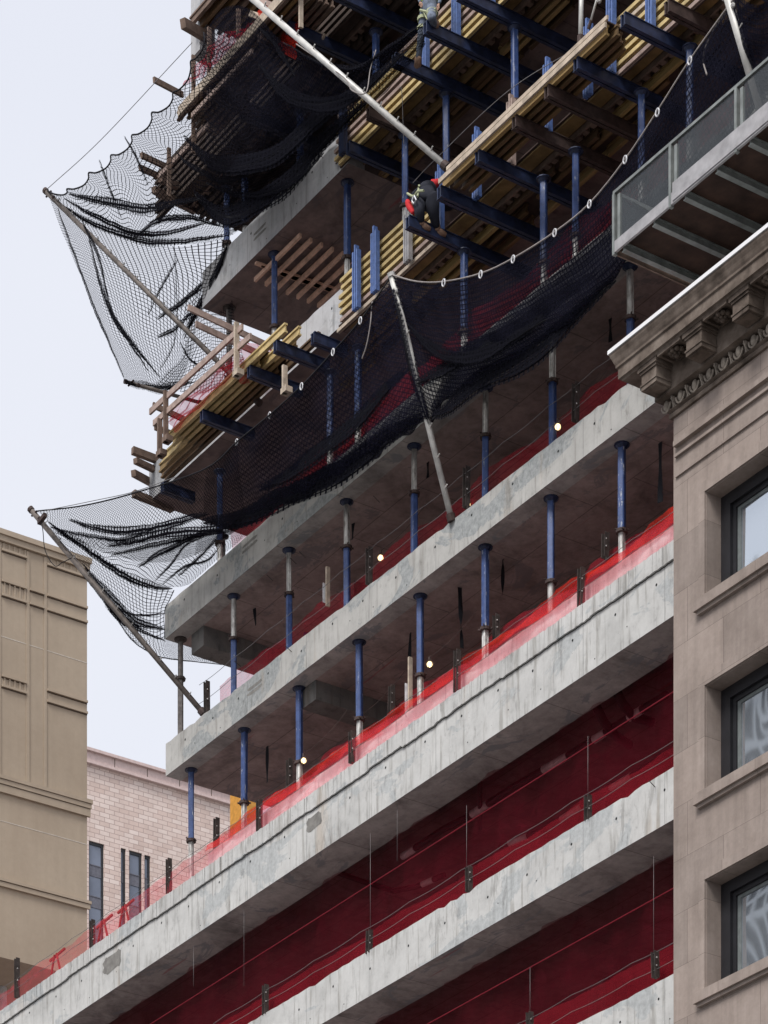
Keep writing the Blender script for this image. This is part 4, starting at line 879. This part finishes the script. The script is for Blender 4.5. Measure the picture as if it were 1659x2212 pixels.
FO += [([(440, 1130, -1.1), (560, 1108, -1.0), (700, 1035, -.85), (830, 955, -.75), (915, 900, -.7)], .16, 'heavy dark bottom fold of the net left of the near pole'),
 ([(560, 1060, -1.3), (680, 990, -1.2), (800, 880, -1.1), (880, 800, -1.0)], .13, 'soft diagonal fold above the heavy bottom fold'),
 ([(500, 1125, -1.0), (640, 1062, -.9), (780, 990, -.75)], .12, 'low crumpled fold under the dark net'),
 ([(935, 905, -.7), (1030, 835, -.75), (1190, 735, -.75), (1330, 605, -.75)], .15, 'heavy dark bottom fold of the net right of the near pole'),
 ([(900, 830, -1.0), (1010, 770, -1.0), (1150, 690, -.95), (1290, 590, -.9)], .13, 'soft long fold sweeping across the right net'),
 ([(880, 700, -1.3), (960, 770, -1.1), (1060, 760, -1.0), (1180, 690, -1.0)], .08, 'crease curving from the near pole into the right net'),
 ([(420, 420, -1.3), (500, 470, -1.0), (600, 410, -.9), (700, 310, -.8), (800, 215, -.8)], .16, 'broad dark swag low across the upper net'),
 ([(400, 300, -1.5), (480, 360, -1.4), (580, 340, -1.4), (700, 250, -1.3), (840, 150, -1.2)], .13, 'broad dark swag high across the upper net'),
 ([(560, 140, -1.7), (640, 220, -1.6), (760, 210, -1.5), (880, 110, -1.4)], .10, 'dark fold under the long pale pole'),
 ([(150, 420, -2.2), (240, 440, -2.0), (330, 450, -1.8), (430, 430, -1.5)], .07, 'pale shadowy fold high on the upper left net'),
 ([(290, 515, -1.0), (340, 480, -1.2), (400, 470, -1.1), (480, 490, -.5)], .05, 'thin fold fanning out above the gathered rope line'),
 ([(385, 560, -.3), (350, 620, -.5), (320, 680, -.8)], .03, 'slanting crease in the middle of the corner net'),
 ([(450, 600, .1), (400, 650, 0), (340, 690, -.4)], .05, 'wide crease fanning from the slab corner'),
 ([(430, 660, .2), (380, 710, 0), (340, 730, -.4)], .04, 'lower crease fanning from the slab corner'),
 ([(150, 1125, -2.1), (260, 1150, -1.8), (380, 1130, -1.5), (450, 1110, -1.3)], .07, 'broad pale fold of the lower left net'),
 ([(300, 1225, -.9), (340, 1200, -1.0), (390, 1175, -.8), (450, 1150, -.7)], .05, 'crumpled fold near the middle of the lower left net'),
 ([(385, 1245, -.2), (420, 1215, -.3), (455, 1180, -.4), (470, 1160, -.4)], .03, 'small crumple close to the slab under the lower left net'),
 ([(180, 1220, -1.7), (240, 1290, -1.1), (300, 1345, -.5), (356, 1360, 0)], .07, 'soft doubled band inside the lower corner panel')]
for a_, r_, l_ in FO: fold(a_, r_, l_)
# cables
def cab(pts, r, lab, mat='wire', n=40): return tag(MB().tube(catmull(PP(pts), n), r, 5).build('support_cable', mat, smooth=True), lab, 'cable', 'net support cables')
cab(lowA, .016, 'edge cable of the lower left net', 'rope_black'); cab(rA, .016, 'pale edge cable right of the near pole', 'rope_grey')
cab([(98, 412, VA), (220, 300, -2.5), (415, 92, -2.5)], .008, 'straight thin cable above the scalloped upper net')
cab([(102, 1102, VA), (200, 1082, -2.4), (290, 1062, -2.3), (380, 1030, -2.2)], .008, 'thin cable above the lower left net edge')
cab(SCAL, .018, 'scalloped black edge rope of the upper net', 'rope_black', 150)
cab([(804, 652, -1.5), (800, 700, -1.55), (792, 745, -1.55), (782, 775, -1.55)], .014, 'loose rope end hanging left of the near pole', 'rope_grey')
cab([(1590, 0, -1.4), (1545, 60, -1.4), (1525, 100, -1.4), (1519, 130, -1.4), (1527, 162, -1.4)], .016, 'loose curved rope near the white pole at the top right', 'rope_grey')
cab([(640, 95, -1.8), (740, 165, -1.9), (760, 195, -1.9), (790, 200, -1.8), (800, 150, -1.6), (812, 108, -1.5)], .012, 'looped rope under the long upper pole', 'rope_grey')
cab([(892, 395, -.7), (940, 345, -.7), (1100, 195, -.7), (1270, 90, -.68)], .007, 'lifeline running up from the crouching worker')
cab([(90, 1125, VA), (93, 1150, VA), (98, 1190, -2.4), (118, 1222, -2.3), (135, 1215, -2.2), (155, 1205, -2.1)], .010, 'loose rope loop under the lower left pole', 'rope_black')
cab([(872, 310, -.6), (868, 200, -.6), (862, 190, -.5)], .007, 'thin wire on the upper deck face')
for i, (x, y) in enumerate([(721, 758), (653, 832), (584, 895), (513, 953), (780, 690), (1040, 590), (1110, 557), (1200, 500), (1275, 438), (1352, 342), (1422, 240), (1492, 128), (960, 608)]):
    a = P(x, y, -1.62 if x > 840 else -1.85); m = MB(); m.tube([a + Vector((.05 * math.cos(q), -.02, .07 * math.sin(q) - .03)) for q in [k_ * 6.28 / 8 for k_ in range(9)]], .013, 5)
    tag(m.build('cable_shackle', 'bracket_white'), 'shiny shackle on the lower net cable, ' + (ORDN[sorted([721, 653, 584, 513, 780, 1040, 1110, 1200, 1275, 1352, 1422, 1492, 960]).index(x)] + ' from the left'), 'shackle', 'shackles on the lower net cable')

# ------------------------------------------------------------------ people
def skin_body(name, joints, edges, radii, mat, parent, lvl=2):
    org = Vector(parent.location); me = bpy.data.meshes.new(name)
    me.from_pydata([Vector(j) - org for j in joints], edges, []); me.materials.append(MATS[mat])
    o = bpy.data.objects.new(name, me); COL.objects.link(o); o.parent = parent
    md = o.modifiers.new('skin', 'SKIN'); md.use_smooth_shade = True
    for i, r in enumerate(radii): me.skin_vertices[0].data[i].radius = (r, r) if not isinstance(r, tuple) else r
    me.skin_vertices[0].data[0].use_root = True
    s_ = o.modifiers.new('sub', 'SUBSURF'); s_.levels = lvl; s_.render_levels = lvl
    return o
def chain(name, pts, radii, mat, parent): return skin_body(name, pts, [(i, i + 1) for i in range(len(pts) - 1)], radii, mat, parent)
def hand(parent, w_, dirv, side):
    """five-finger hand at wrist w_, pointing along dirv"""
    d_ = Vector(dirv).normalized(); s_ = Vector(side).normalized(); J = [w_, w_ + d_ * .05]; E = [(0, 1)]; Rr = [.024, .034]
    for k_, (o_, L) in enumerate(((-.03, .062), (-.010, .075), (.010, .072), (.030, .055))):
        b0 = len(J); J += [w_ + d_ * .085 + s_ * o_, w_ + d_ * (.085 + L * .5) + s_ * o_ * 1.1 + Vector((0, .01, -.008)), w_ + d_ * (.085 + L * .8) + s_ * o_ * 1.1 + Vector((0, .022, -.025))]
        E += [(1, b0), (b0, b0 + 1), (b0 + 1, b0 + 2)]; Rr += [.011, .009, .008]
    b0 = len(J); J += [w_ + d_ * .04 - s_ * .045, w_ + d_ * .08 - s_ * .06]; E += [(1, b0), (b0, b0 + 1)]; Rr += [.012, .009]
    return skin_body('hand', J, E, Rr, 'skin_tone', parent, 1)
# worker one: bent double over the deck edge, seen from behind and below
v1_ = -.72
def W1(x, y, v_=v1_): return P(x, y, v_)
pw = thing('person', W1(925, 500), 'worker in black clothes bent over the lower deck edge, red sleeves and red bag', 'person')
hip = W1(917, 419); chest = W1(928, 408, -.40); neck = W1(936, 404, -.25); head = W1(944, 404, -.2)
kL, fL = W1(906, 455, -.85), W1(909, 484, -.74); kR, fR = W1(936, 457, -.55), W1(943, 496, -.36)
hipL, hipR = W1(907, 428), W1(928, 428, -.62); shL, shR = W1(918, 404, -.55), W1(932, 401, -.35)
elR, haR = W1(944, 397, -.3), W1(955, 388, -.25); elL, haL = W1(893, 420, -.7), W1(890, 436, -.75)
J = [hip, chest, neck, head, hipL, kL, fL, hipR, kR, fR, shL, elL, haL, shR, elR, haR]
E = [(0, 1), (1, 2), (2, 3), (0, 4), (4, 5), (5, 6), (0, 7), (7, 8), (8, 9), (1, 10), (10, 11), (11, 12), (1, 13), (13, 14), (14, 15)]
skin_body('body', J, E, [.18, .17, .07, .08, .155, .115, .085, .155, .115, .085, .085, .06, .04, .085, .06, .04], 'black_cloth', pw)
chain('sleeve', [shR, shR.lerp(elR, .5), elR, haR.lerp(elR, .2)], [.12, .11, .09, .065], 'red_cloth', pw)
MB().ball(head + Vector((0, 0, .02)), .125, 0, (1, 1.1, .8), 14).tube([head + Vector((0, 0, .0)), head + Vector((0, 0, .012))], .15, 16).build('hard_hat', 'hard_hat', pw, smooth=True)
m = MB().ball(head + Vector((0, 0, -.07)), .09, 0, (.9, .95, 1.1), 12).ball(head + Vector((-.01, .10, -.08)), .018, n=6).build('face', 'skin_tone', pw, smooth=True)
chain('jacket', [hip.lerp(chest, .1), hip.lerp(chest, .6), chest], [.20, .20, .18], 'black_cloth', pw)
for f_, d_ in ((fL, (.03, .13, -.03)), (fR, (.03, .13, -.03))):
    MB().tube([f_ + Vector((0, 0, .10)), f_, f_ + Vector((0, 0, -.05))], [.075, .08, .07], 10).tube([f_ + Vector((-.03, 0, -.03)), f_ + Vector(d_) * .6 + Vector((0, 0, -.02)), f_ + Vector(d_) * 1.5 + Vector((0, 0, -.02))], [.07, .075, .05], 10).build('boot', 'boot_leather', pw, smooth=True)
chain('tool_bag', [W1(879, 432, v1_ - .1), W1(884, 446, v1_ - .1), W1(894, 461, v1_ - .1)], [.045, .075, .045], 'red_cloth', pw)
m = MB().tube([hip.lerp(chest, .3) + Vector((.0, -.17, .08)), hip.lerp(chest, .5) + Vector((0, -.2, 0)), hip + Vector((0, -.17, -.12))], .022, 6).tube(catmull([W1(880, 418, v1_ - .2), W1(893, 424, v1_ - .22), W1(902, 414, v1_ - .22), W1(915, 412, v1_ - .2)], 12), .024, 6)
m.build('harness', 'harness', pw); m = MB(); m.tube([W1(893, 424, v1_ - .25), W1(890, 434, v1_ - .25), W1(894, 440, v1_ - .25), W1(899, 432, v1_ - .25), W1(895, 423, v1_ - .25)], .016, 5).build('rope_loop', 'bracket_white', pw)
hand(pw, haR, haR - elR, (0, 0, 1)); hand(pw, haL, haL - elL, (1, 0, 0))
# worker two: standing on a beam end, only the lower body in the frame
v2_ = -.72
def W2(x, y, v_=-.8): return P(x, y, v_)
pb = thing('person', W2(905, 152), 'worker in grey jeans and lime vest standing on a beam end at the top', 'person')
hip = W2(926, 18); chest = W2(930, -30); neck = W2(931, -55); head = W2(930, -75)
hl, kl, fl = W2(917, 28), W2(909, 84, -.85), W2(903, 136, -.80); hr, kr, fr_ = W2(934, 24), W2(932, 38, -1.1), W2(941, 58, -.78)
sl_, el, hl_ = W2(915, -45), W2(900, -20), W2(908, 5, v2_ - .2); sr, er, hr_ = W2(948, -45), W2(955, -15), W2(948, 8, v2_ - .2)
J = [hip, chest, neck, head, hl, kl, fl, hr, kr, fr_, sl_, el, hl_, sr, er, hr_]
skin_body('body', J, E, [.15, .17, .07, .10, .11, .078, .055, .12, .09, .06, .07, .05, .035, .07, .05, .035], 'denim', pb)
chain('vest', [W2(926, 14), W2(928, -10), chest, W2(931, -48)], [.17, .18, .20, .12], 'hi_vis', pb)
MB().ball(head + Vector((0, 0, .04)), .13, 0, (1, 1.1, .8), 14).tube([head, head + Vector((0, 0, .012))], .15, 16).build('hard_hat', 'hard_hat', pb, smooth=True)
MB().ball(head + Vector((0, -.01, -.04)), .09, 0, (.9, .95, 1.15), 12).build('face', 'skin_tone', pb, smooth=True)
for f_ in (fl, fr_):
    MB().tube([f_ + Vector((0, 0, .10)), f_, f_ + Vector((0, 0, -.06))], [.07, .075, .065], 10).tube([f_ + Vector((-.05, 0, -.03)), f_ + Vector((.06, -.04, -.03)), f_ + Vector((.17, -.08, -.035))], [.06, .07, .045], 10).build('boot', 'boot_leather', pb, smooth=True)
m = MB()
for q, r_ in ((.25, .125), (.6, .105)):
    c = hl.lerp(kl, q); m.tube([c + Vector((0, 0, .03)), c - Vector((0, 0, .03))], r_, 12)
    c = hr.lerp(kr, q); m.tube([c + Vector((0, 0, .03)), c - Vector((0, 0, .03))], r_, 12)
m.tube([W2(908, 22, v2_ - .19), W2(925, 26, v2_ - .21), W2(942, 20, v2_ - .19)], .025, 6).tube(sag(W2(915, 24, v2_ - .2), W2(940, 24, v2_ - .2), .18, 10), .014, 6).build('harness', 'harness', pb)
hand(pb, hl_, hl_ - el, (1, 0, 0)); hand(pb, hr_, hr_ - er, (1, 0, 0))

# ------------------------------------------------------------------ brownstone house with cornice, right
VW = -2.0; uw = U(1455, VW); UE = uw + 26
zb = P(1455, 905, VW).z
bh = thing('brownstone_house', (uw, VW, 0), 'brownstone house with heavy bracketed cornice and dark framed windows', 'building')
WX = [(1567, 1080, 1305), (1567, 1497, 1722), (1567, 1915, 2150)]
VG = VW + .42; ug = U(1567, VG)
holes = []
for (x, yh, ys) in WX: holes.append((P(x, ys, VG).z, P(x, yh, VG).z))
holes_z = sorted(holes); dzf = holes_z[1][0] - holes_z[0][0]
allz = [(holes_z[0][0] - dzf * k_, holes_z[0][1] - dzf * k_) for k_ in (5, 4, 3, 2, 1)] + holes_z
ow = U(1660, VW) - uw; WWID = 1.7; cols_ = [ug + k_ * 3.1 for k_ in range(8)]
m = MB(); segs = []
# wall built from piers and spandrels so that the openings are real
edges = [uw]
for c in cols_: edges += [c, c + WWID]
edges.append(UE)
for i in range(0, len(edges), 2): m.box((edges[i], VW, 0), (edges[i + 1], VW + .5, zb + .5))
for c in cols_:
    zlo = 0
    for (a, b) in allz: m.box((c, VW, zlo), (c + WWID, VW + .56, a)); zlo = b
    m.box((c, VW, zlo), (c + WWID, VW + .5, zb + .5))
m.box((uw, VW + .5, 0), (uw + .4, 12, zb + .5)); m.box((uw, 11.6, 0), (UE, 12, zb + .5)); m.box((UE - .4, VW + .5, 0), (UE, 11.6, zb + .5)); m.box((uw + .4, VW + .5, zb + .1), (UE - .4, 11.6, zb + .4))
m.build('wall', 'brownstone', bh)
m = MB()
for (y, h_, p_) in ((990, .05, .05), (1033, .04, .035), (968, .09, .08)):
    z_ = P(1462, y, VW).z; m.box((uw + .08, VW - p_, z_), (UE, VW, z_ + h_))
m.build('belt_moulding', 'brownstone', bh)
for ci, c in enumerate(cols_):
    for (a, b) in allz[3:] if ci < 3 else allz[5:]:
        w_ = MB(); w_.box((c + .002, VG - .10, a + .002), (c + .24, VG, b - .002)).box((c + WWID - .24, VG - .10, a + .002), (c + WWID - .002, VG, b - .002)).box((c + .24, VG - .10, b - .2), (c + WWID - .24, VG, b - .002)).box((c + .24, VG - .10, a + .002), (c + WWID - .24, VG, a + .09)).box((c + .24, VG - .04, a + .09), (c + .33, VG + .06, b - .2)).box((c + WWID - .33, VG - .04, a + .09), (c + WWID - .24, VG + .06, b - .2)).box((c + .33, VG - .04, b - .28), (c + WWID - .33, VG + .06, b - .2))
        wp = w_.build('window', 'window_black', bh)
        sub(MB().box((c + .331, VG - .01, a + .091), (c + .42, VG + .03, b - .281)).box((c + WWID - .42, VG - .01, a + .091), (c + WWID - .331, VG + .03, b - .281)).box((c + .42, VG - .01, b - .34), (c + WWID - .42, VG + .03, b - .281)), 'sash', 'window_grey', wp, bh)
        sub(MB().box((c + .42, VG + .008, a + .091), (c + WWID - .42, VG + .018, b - .34)), 'pane', 'window_glass', wp, bh)
        m = MB(); e = .17
        m.box((c - e, VW - .035, a - .02), (c - .01, VW + .1, b + .01)).box((c + WWID + .01, VW - .035, a - .02), (c + WWID + e, VW + .1, b + .01)).box((c - e, VW - .035, b + .012), (c + WWID + e, VW + .1, b + .19))
        sub(m, 'surround', 'brownstone', wp, bh)
        sub(MB().box((c - e - .05, VW - .12, a - .20), (c + WWID + e + .05, VW + .3, a - .02)).box((c - e, VW - .07, a - .26), (c + WWID + e, VW + .2, a - .20)), 'sill', 'brownstone', wp, bh)
def cornice_run(prof, mat, name):
    m = MB(); vs = []
    for (p_, z_) in prof:
        vs += [(uw - p_, VW + 9, zb + z_), (uw - p_, VW - p_, zb + z_), (UE, VW - p_, zb + z_)]
    n = len(prof)
    fs = [(3 * i, 3 * i + 3, 3 * i + 4, 3 * i + 1) for i in range(n - 1)] + [(3 * i + 1, 3 * i + 4, 3 * i + 5, 3 * i + 2) for i in range(n - 1)]
    return m.add(vs, [f[::-1] for f in fs]).build(name, mat, bh)
cornice_run([(-.01, 0), (.05, 0), (.06, .05), (.04, .09), (.09, .115), (.09, .125), (.035, .13), (.035, .315), (.19, .32), (.23, .325), (.23, .73), (.27, .75), (.62, .755), (.64, .78), (.68, .79), (.68, .96), (.71, .98), (.71, 1.02), (.73, 1.06), (.75, 1.12), (.78, 1.18), (.79, 1.225), (-.01, 1.23)], 'carved_stone', 'cornice')
cornice_run([(.76, 1.232), (.81, 1.232), (.81, 1.30), (-.2, 1.38)], 'white_flashing', 'flashing')
def modillion(cu):
    m = MB(); c0, c1 = cu - .19, cu + .19
    for (a, z0_, z1_, g_) in ((.235, .36, .40, .03), (.235, .40, .58, 0), (.235, .58, .642, .04)):
        pass
    c0, c1 = cu - .20, cu + .20
    m.box((c0 - .05, VW - .61, zb + .68), (c1 + .05, VW - .235, zb + .752)).box((c0 - .02, VW - .585, zb + .64), (c1 + .02, VW - .235, zb + .678))
    m.box((c0, VW - .56, zb + .47), (c1, VW - .235, zb + .638)).box((c0 - .02, VW - .58, zb + .44), (c1 + .02, VW - .235, zb + .468)).box((c0 - .005, VW - .565, zb + .37), (c1 + .005, VW - .235, zb + .438))
    m.box((c0 + .04, VW - .53, zb + .352), (c1 - .04, VW - .27, zb + .369))
    return m.build('modillion', 'carved_stone', bh)
k_ = 0; cu = uw + .02
while cu < UE - .5: modillion(cu); cu += 1.2
mm = MB()
cu = uw + .62; i_ = 0
while cu < UE - .5 and i_ < 12:
    m = MB(); c = Vector((cu, VW - .43, zb + .755))
    m.box(c + Vector((-.30, -.19, -.05)), c + Vector((-.25, .19, .003))).box(c + Vector((.25, -.19, -.05)), c + Vector((.30, .19, .003))).box(c + Vector((-.25, -.19, -.05)), c + Vector((.25, -.15, .003))).box(c + Vector((-.25, .15, -.05)), c + Vector((.25, .19, .003)))
    for q in range(8):
        an = q * math.pi / 4; m.ball(c + Vector((.12 * math.cos(an), .10 * math.sin(an), -.05)), .052, 0, (1, 1, .9), 8)
    m.ball(c + Vector((0, 0, -.11)), .055, n=8)
    for q in range(5): m.ball(c + Vector((.06 * math.cos(q * 1.257), .06 * math.sin(q * 1.257), -.09)), .035, n=6)
    m.build('rosette', 'carved_stone', bh, smooth=False); cu += 1.2; i_ += 1
m = MB(); u_ = uw - .08; n_ = 0
while u_ < U(1700, VW) + 3:   # egg and dart course
    c = Vector((u_, VW - .085, zb + .225)); m.ball(c, .075, 0, (.85, .7, 1.3), 10); m.beam(c + Vector((.19, .02, -.09)), c + Vector((.19, -.04, .08)), .025, .05, (0, 1, 0)).beam(c + Vector((.15, .02, -.09)), c + Vector((.23, -.03, .06)), .014, .03, (0, 1, 0)).beam(c + Vector((.23, .02, -.09)), c + Vector((.15, -.03, .06)), .014, .03, (0, 1, 0))
    m.tube([c + Vector((.115 * math.cos(q), -.015, .13 * math.sin(q) + .02)) for q in [math.pi + x_ * math.pi / 8 for x_ in range(9)]], .018, 5); u_ += .38
m.build('egg_and_dart', 'carved_light', bh)

# ------------------------------------------------------------------ roof protection platform above the cornice
VPF = -3.1; a0 = P(1328, 552, VPF); zt_ = P(1326, 422, VPF).z; zd = a0.z
t = thing('roof_platform', a0, 'grey metal platform with mesh sides and dark plywood floor above the cornice', 'platform')
UPR = a0.x + 14; VPB = VPF + 2.6
MB().box((a0.x + .02, VPF + .02, zd + .10), (UPR, VPB, zd + .13)).build('plywood_floor', 'platform_ply', t)
MB().box((a0.x, VPF - .03, zd + .03), (UPR, VPF + .015, zd + .22)).box((a0.x + 1.6, VPF - .045, zd + .06), (UPR, VPF - .031, zd + .36)).build('edge_beam', 'pale_steel', t)
MB().box((a0.x - .03, VPF, zd + .03), (a0.x, VPB, zd + .16)).build('end_beam', 'brown_timber', t)
m = MB()
for q in range(12):
    uu = a0.x + .22 + q * .82
    m = MB().box((uu - .05, VPF + .02, zd - .03), (uu + .05, VPB, zd - .015)).box((uu - .012, VPF + .02, zd - .015), (uu + .012, VPB, zd + .08)).box((uu - .05, VPF + .02, zd + .08), (uu + .05, VPB, zd + .098)); m.build('floor_joist', 'alu_frame', t)
m = MB().box((a0.x - .02, VPF - .03, zt_), (UPR, VPF + .03, zt_ + .05)).box((a0.x - .03, VPF + .031, zt_), (a0.x + .03, VPB, zt_ + .05)); m.build('top_rail', 'alu_frame', t)
us_ = [a0.x, U(1450, VPF), U(1592, VPF), U(1592, VPF) + 1.6, U(1592, VPF) + 3.2]
for q in us_: MB().box((q - .03, VPF - .035, zd + .0), (q + .03, VPF + .035, zt_ - .002)).box((q + .10, VPF - .02, zd + .36 if q > us_[0] + 1 else zd + .2), (q + .17, VPF + .03, zt_ - .06)).build('post', 'alu_frame', t)
MB().beam((a0.x + .1, VPF + .3, zt_ - .05), (a0.x + .2, VPF + 1.9, zt_ - .32), .05, .04).build('brace', 'alu_frame', t)
for i in range(4): MB().box((us_[i] + .18, VPF - .004, zd + .22), (us_[i + 1] - .032, VPF + .004, zt_ - .002)).build('mesh_panel', 'steel_mesh', t)
MB().box((a0.x - .005, VPF + .04, zd + .17), (a0.x + .005, VPB, zt_ - .003)).build('mesh_panel', 'steel_mesh', t)
MB().box((a0.x + 1.2, VPB + .01, zd - 3.2), (UPR, VPB + .25, zd + .02)).build('parapet_wall', 'brown_timber', t)

# ------------------------------------------------------------------ tan rendered block, far left
UT = -86.0
def T(x, y): return PU(x, y, UT)
vr = T(188, 1500).y; vl = T(-260, 1500).y; ztop = T(0, 1146).z; zbot = T(0, 2067).z
tb = thing('tan_block', (UT, vr, 0), 'tan rendered windowless block with shallow panels at the far left', 'building')
MB().box((UT - 18, vl, zbot), (UT, vr, ztop - .35)).build('wall', 'tan_render', tb)
MB().box((UT - 18, vl + 2, 0), (UT - 5, vr - 6, zbot - .01)).build('lower_wall', 'tan_render', tb)
MB().box((UT - 18.1, vl, ztop - .34), (UT + .10, vr + .06, ztop - .16)).box((UT - 18.1, vl, ztop - .158), (UT + .16, vr + .10, ztop)).build('parapet', 'tan_render', tb)
def band(y0, y1, p_, mt='tan_render', nm='ledge', x0=0, x1=188, ext=True):
    a = T(x0, y0 if x0 == 0 else y0); z1_ = T(0, y0).z; z0_ = T(0, y1).z
    return MB().box((UT + .002, vl, z0_), (UT + p_, vr + p_, z1_)).build(nm, mt, tb)
band(1676, 1684, .14); band(1685, 1694.5, .11); band(1696, 1712, .085)
band(1898, 1904, .11); band(1905.5, 1915, .08)
for y in (1372.5, 1771.5): band(y, y + 1.5, .006, 'tan_seam', 'seam')
m = MB()
for x0, x1 in ((-6, 1), (56.5, 63), (94.5, 100.5)):
    m.box((UT + .002, T(x0, 1500).y, T(0, 1676).z), (UT + .026, T(x1, 1500).y, ztop - .36))
m.build('pilaster_strip', 'tan_render', tb)
def shadowed_moulding(x0, x1, y0, h_=.07, p_=.07):
    z_ = T(0, 0).z; a = T(x0, y0)
    MB().box((UT + .003, T(x0, 1500).y, a.z), (UT + p_, T(x1, 1500).y, a.z + h_)).build('panel_moulding', 'tan_render', tb)
    MB().box((UT + .004, T(x0, 1500).y, a.z - .035), (UT + .012, T(x1, 1500).y, a.z - .002)).build('panel_seam_shadow', 'joint_and_shadow', tb)  # shadow line of the seam, put in as a dark coloured strip
for x0, x1, y in ((3, 56, 1190), (101, 188, 1221.5), (3, 56, 1256.6), (3, 56, 1287), (63.5, 94, 1276), (63.5, 94, 1306), (101, 188, 1288), (101, 188, 1319), (3, 56, 1462), (3, 56, 1484), (101, 188, 1493), (101, 188, 1517)): shadowed_moulding(x0, x1, y)
m = MB()
for (x0, x1, n_, ya, yb) in ((6, 52, 5, 1150, 1188), (108, 180, 6, 1180, 1218), (8, 52, 5, 1258, 1284), (8, 52, 5, 1464, 1482)):
    for i in range(n_):
        x = x0 + (x1 - x0) * i / (n_ - 1); zt2 = T(x0, ya).z; zb2 = T(x0, yb).z
        if ya < 1200: zt2 = ztop - .36
        m.box((UT + .003, T(x, 1500).y, zb2), (UT + .028, T(x + 3.2, 1500).y, zt2))
m.build('flutes', 'tan_render', tb)
MB().box((UT - 3, T(66, 2100).y, 0), (UT - 2, T(78, 2100).y, zbot)).build('pale_column', 'concrete', tb)
# small fixings on the corner
# ------------------------------------------------------------------ pink block building behind
UP = -112.0
def K(x, y): return PU(x, y, UP)
pbd = thing('pink_block_building', (UP, K(300, 1700).y, 0), 'pink stone block building with tall narrow windows behind the tower', 'building')
kv0 = K(100, 1700).y; kv1 = K(497, 1700).y; kz = K(188.5, 1619).z
xs_ = [(192, 225, 1815), (261, 272, 1831), (279, 307, 1836), (312, 325, 1846)]
cuts = [kv0] + [K(x, 1900).y for q in xs_ for x in q[:2]] + [kv1]
m = MB()
for i in range(0, len(cuts), 2): m.box((UP - 14, cuts[i], 0), (UP, cuts[i + 1], kz - .5))
for (x0, x1, y) in xs_: m.box((UP - 14, K(x0, 1900).y, K(x0, y).z), (UP, K(x1, 1900).y, kz - .5)); m.box((UP - 14, K(x0, 1900).y, 0), (UP - .5, K(x1, 1900).y, K(x0, y).z - .001))
m.build('wall', 'pink_block', pbd)
m = MB().box((UP - 14.2, kv0, kz - .12), (UP + .25, kv1 + .2, kz)).box((UP - 14.1, kv0, kz - .495), (UP + .12, kv1 + .1, kz - .122)).box((UP - 14.05, kv0, kz - .60), (UP + .18, kv1 + .14, kz - .497)); m.build('coping', 'pink_coping', pbd)
m = MB(); v_ = kv0
while v_ < kv1: m.box((UP + .121, v_, kz - .49), (UP + .126, v_ + .03, kz - .13)); v_ += 1.55
m.build('coping_joint', 'joint_and_shadow', pbd)
for (x0, x1, y) in xs_:
    a, b = K(x0, 1900).y, K(x1, 1900).y; zt2 = K(x0, y).z
    wnd = MB().box((UP - .25, a + .001, 20), (UP - .06, a + .05, zt2)).box((UP - .25, b - .10, 20), (UP - .06, b - .001, zt2)).box((UP - .25, a + .05, zt2 - .12), (UP - .06, b - .10, zt2 - .001)).build('window', 'window_black', pbd)
    z_ = zt2 - .12
    while z_ > zt2 - 14: pn = MB(); sp = MB(); pn.box((UP - .14, a + .05, z_ - .80), (UP - .10, b - .10, z_)); sp.box((UP - .13, a + .05, z_ - 1.28), (UP - .08, b - .10, z_ - .801)).box((UP - .08, a + .05, z_ - .84), (UP - .06, b - .10, z_ - .802)); sub(pn, 'pane', 'blue_glass', wnd, pbd); sub(sp, 'spandrel', 'spandrel', wnd, pbd); z_ -= 1.29
    sub(MB().box((UP - .14, a + .05, 20), (UP - .10, b - .10, z_)), 'pane', 'blue_glass', wnd, pbd)

a = PU(497, 1728, -80); b = PU(521, 1790, -80)
tag(MB().box((-80, a.y, b.z - 6), (-79, b.y - .0, a.z + 2.5)).build('yellow_panel', 'orange_panel'), 'yellow orange site panel seen between the slab and the red mesh', 'panel')
# red A-frames standing behind the mesh at the left on the thick slab
for i, x in enumerate((222, 268, 120)):
    q = P(x, 4740 - .6979 * (x + 3654) - 2, .3); t = thing('trestle', q, 'red steel trestle behind red mesh, ' + ['left of the second guard post gap', 'nearest the third guard post', 'toppled one beside the second post'][i], 'trestle', 'red trestles')
    for dx in (-.25, .25): MB().beam(q + Vector((dx, 0, 0)), q + Vector((dx * .2, 0, .5)), .04, .04).build('leg', 'red_steel', t)
    MB().beam(q + Vector((-.3, 0, .42)), q + Vector((.3, .1, .56)), .05, .05).build('bar', 'red_steel', t)

# ------------------------------------------------------------------ tower across the street: what the house windows mirror
ot = thing('office_tower', (-140, -100, 0), 'pale gridded office tower across the street, mirrored in the brownstone windows', 'building')
MB().box((-185, -125, 0), (-95, -100, 104)).build('wall', 'window_black', ot)
m = MB(); x = -185
while x <= -95: m.box((x - .35, -99.99, 0), (x + .35, -99.6, 104)); x += 3.0
z = 4
while z < 104: m.box((-185, -99.98, z), (-95, -99.7, z + 1.0)); z += 3.6
m.build('facade_grid', 'pale_concrete', ot)
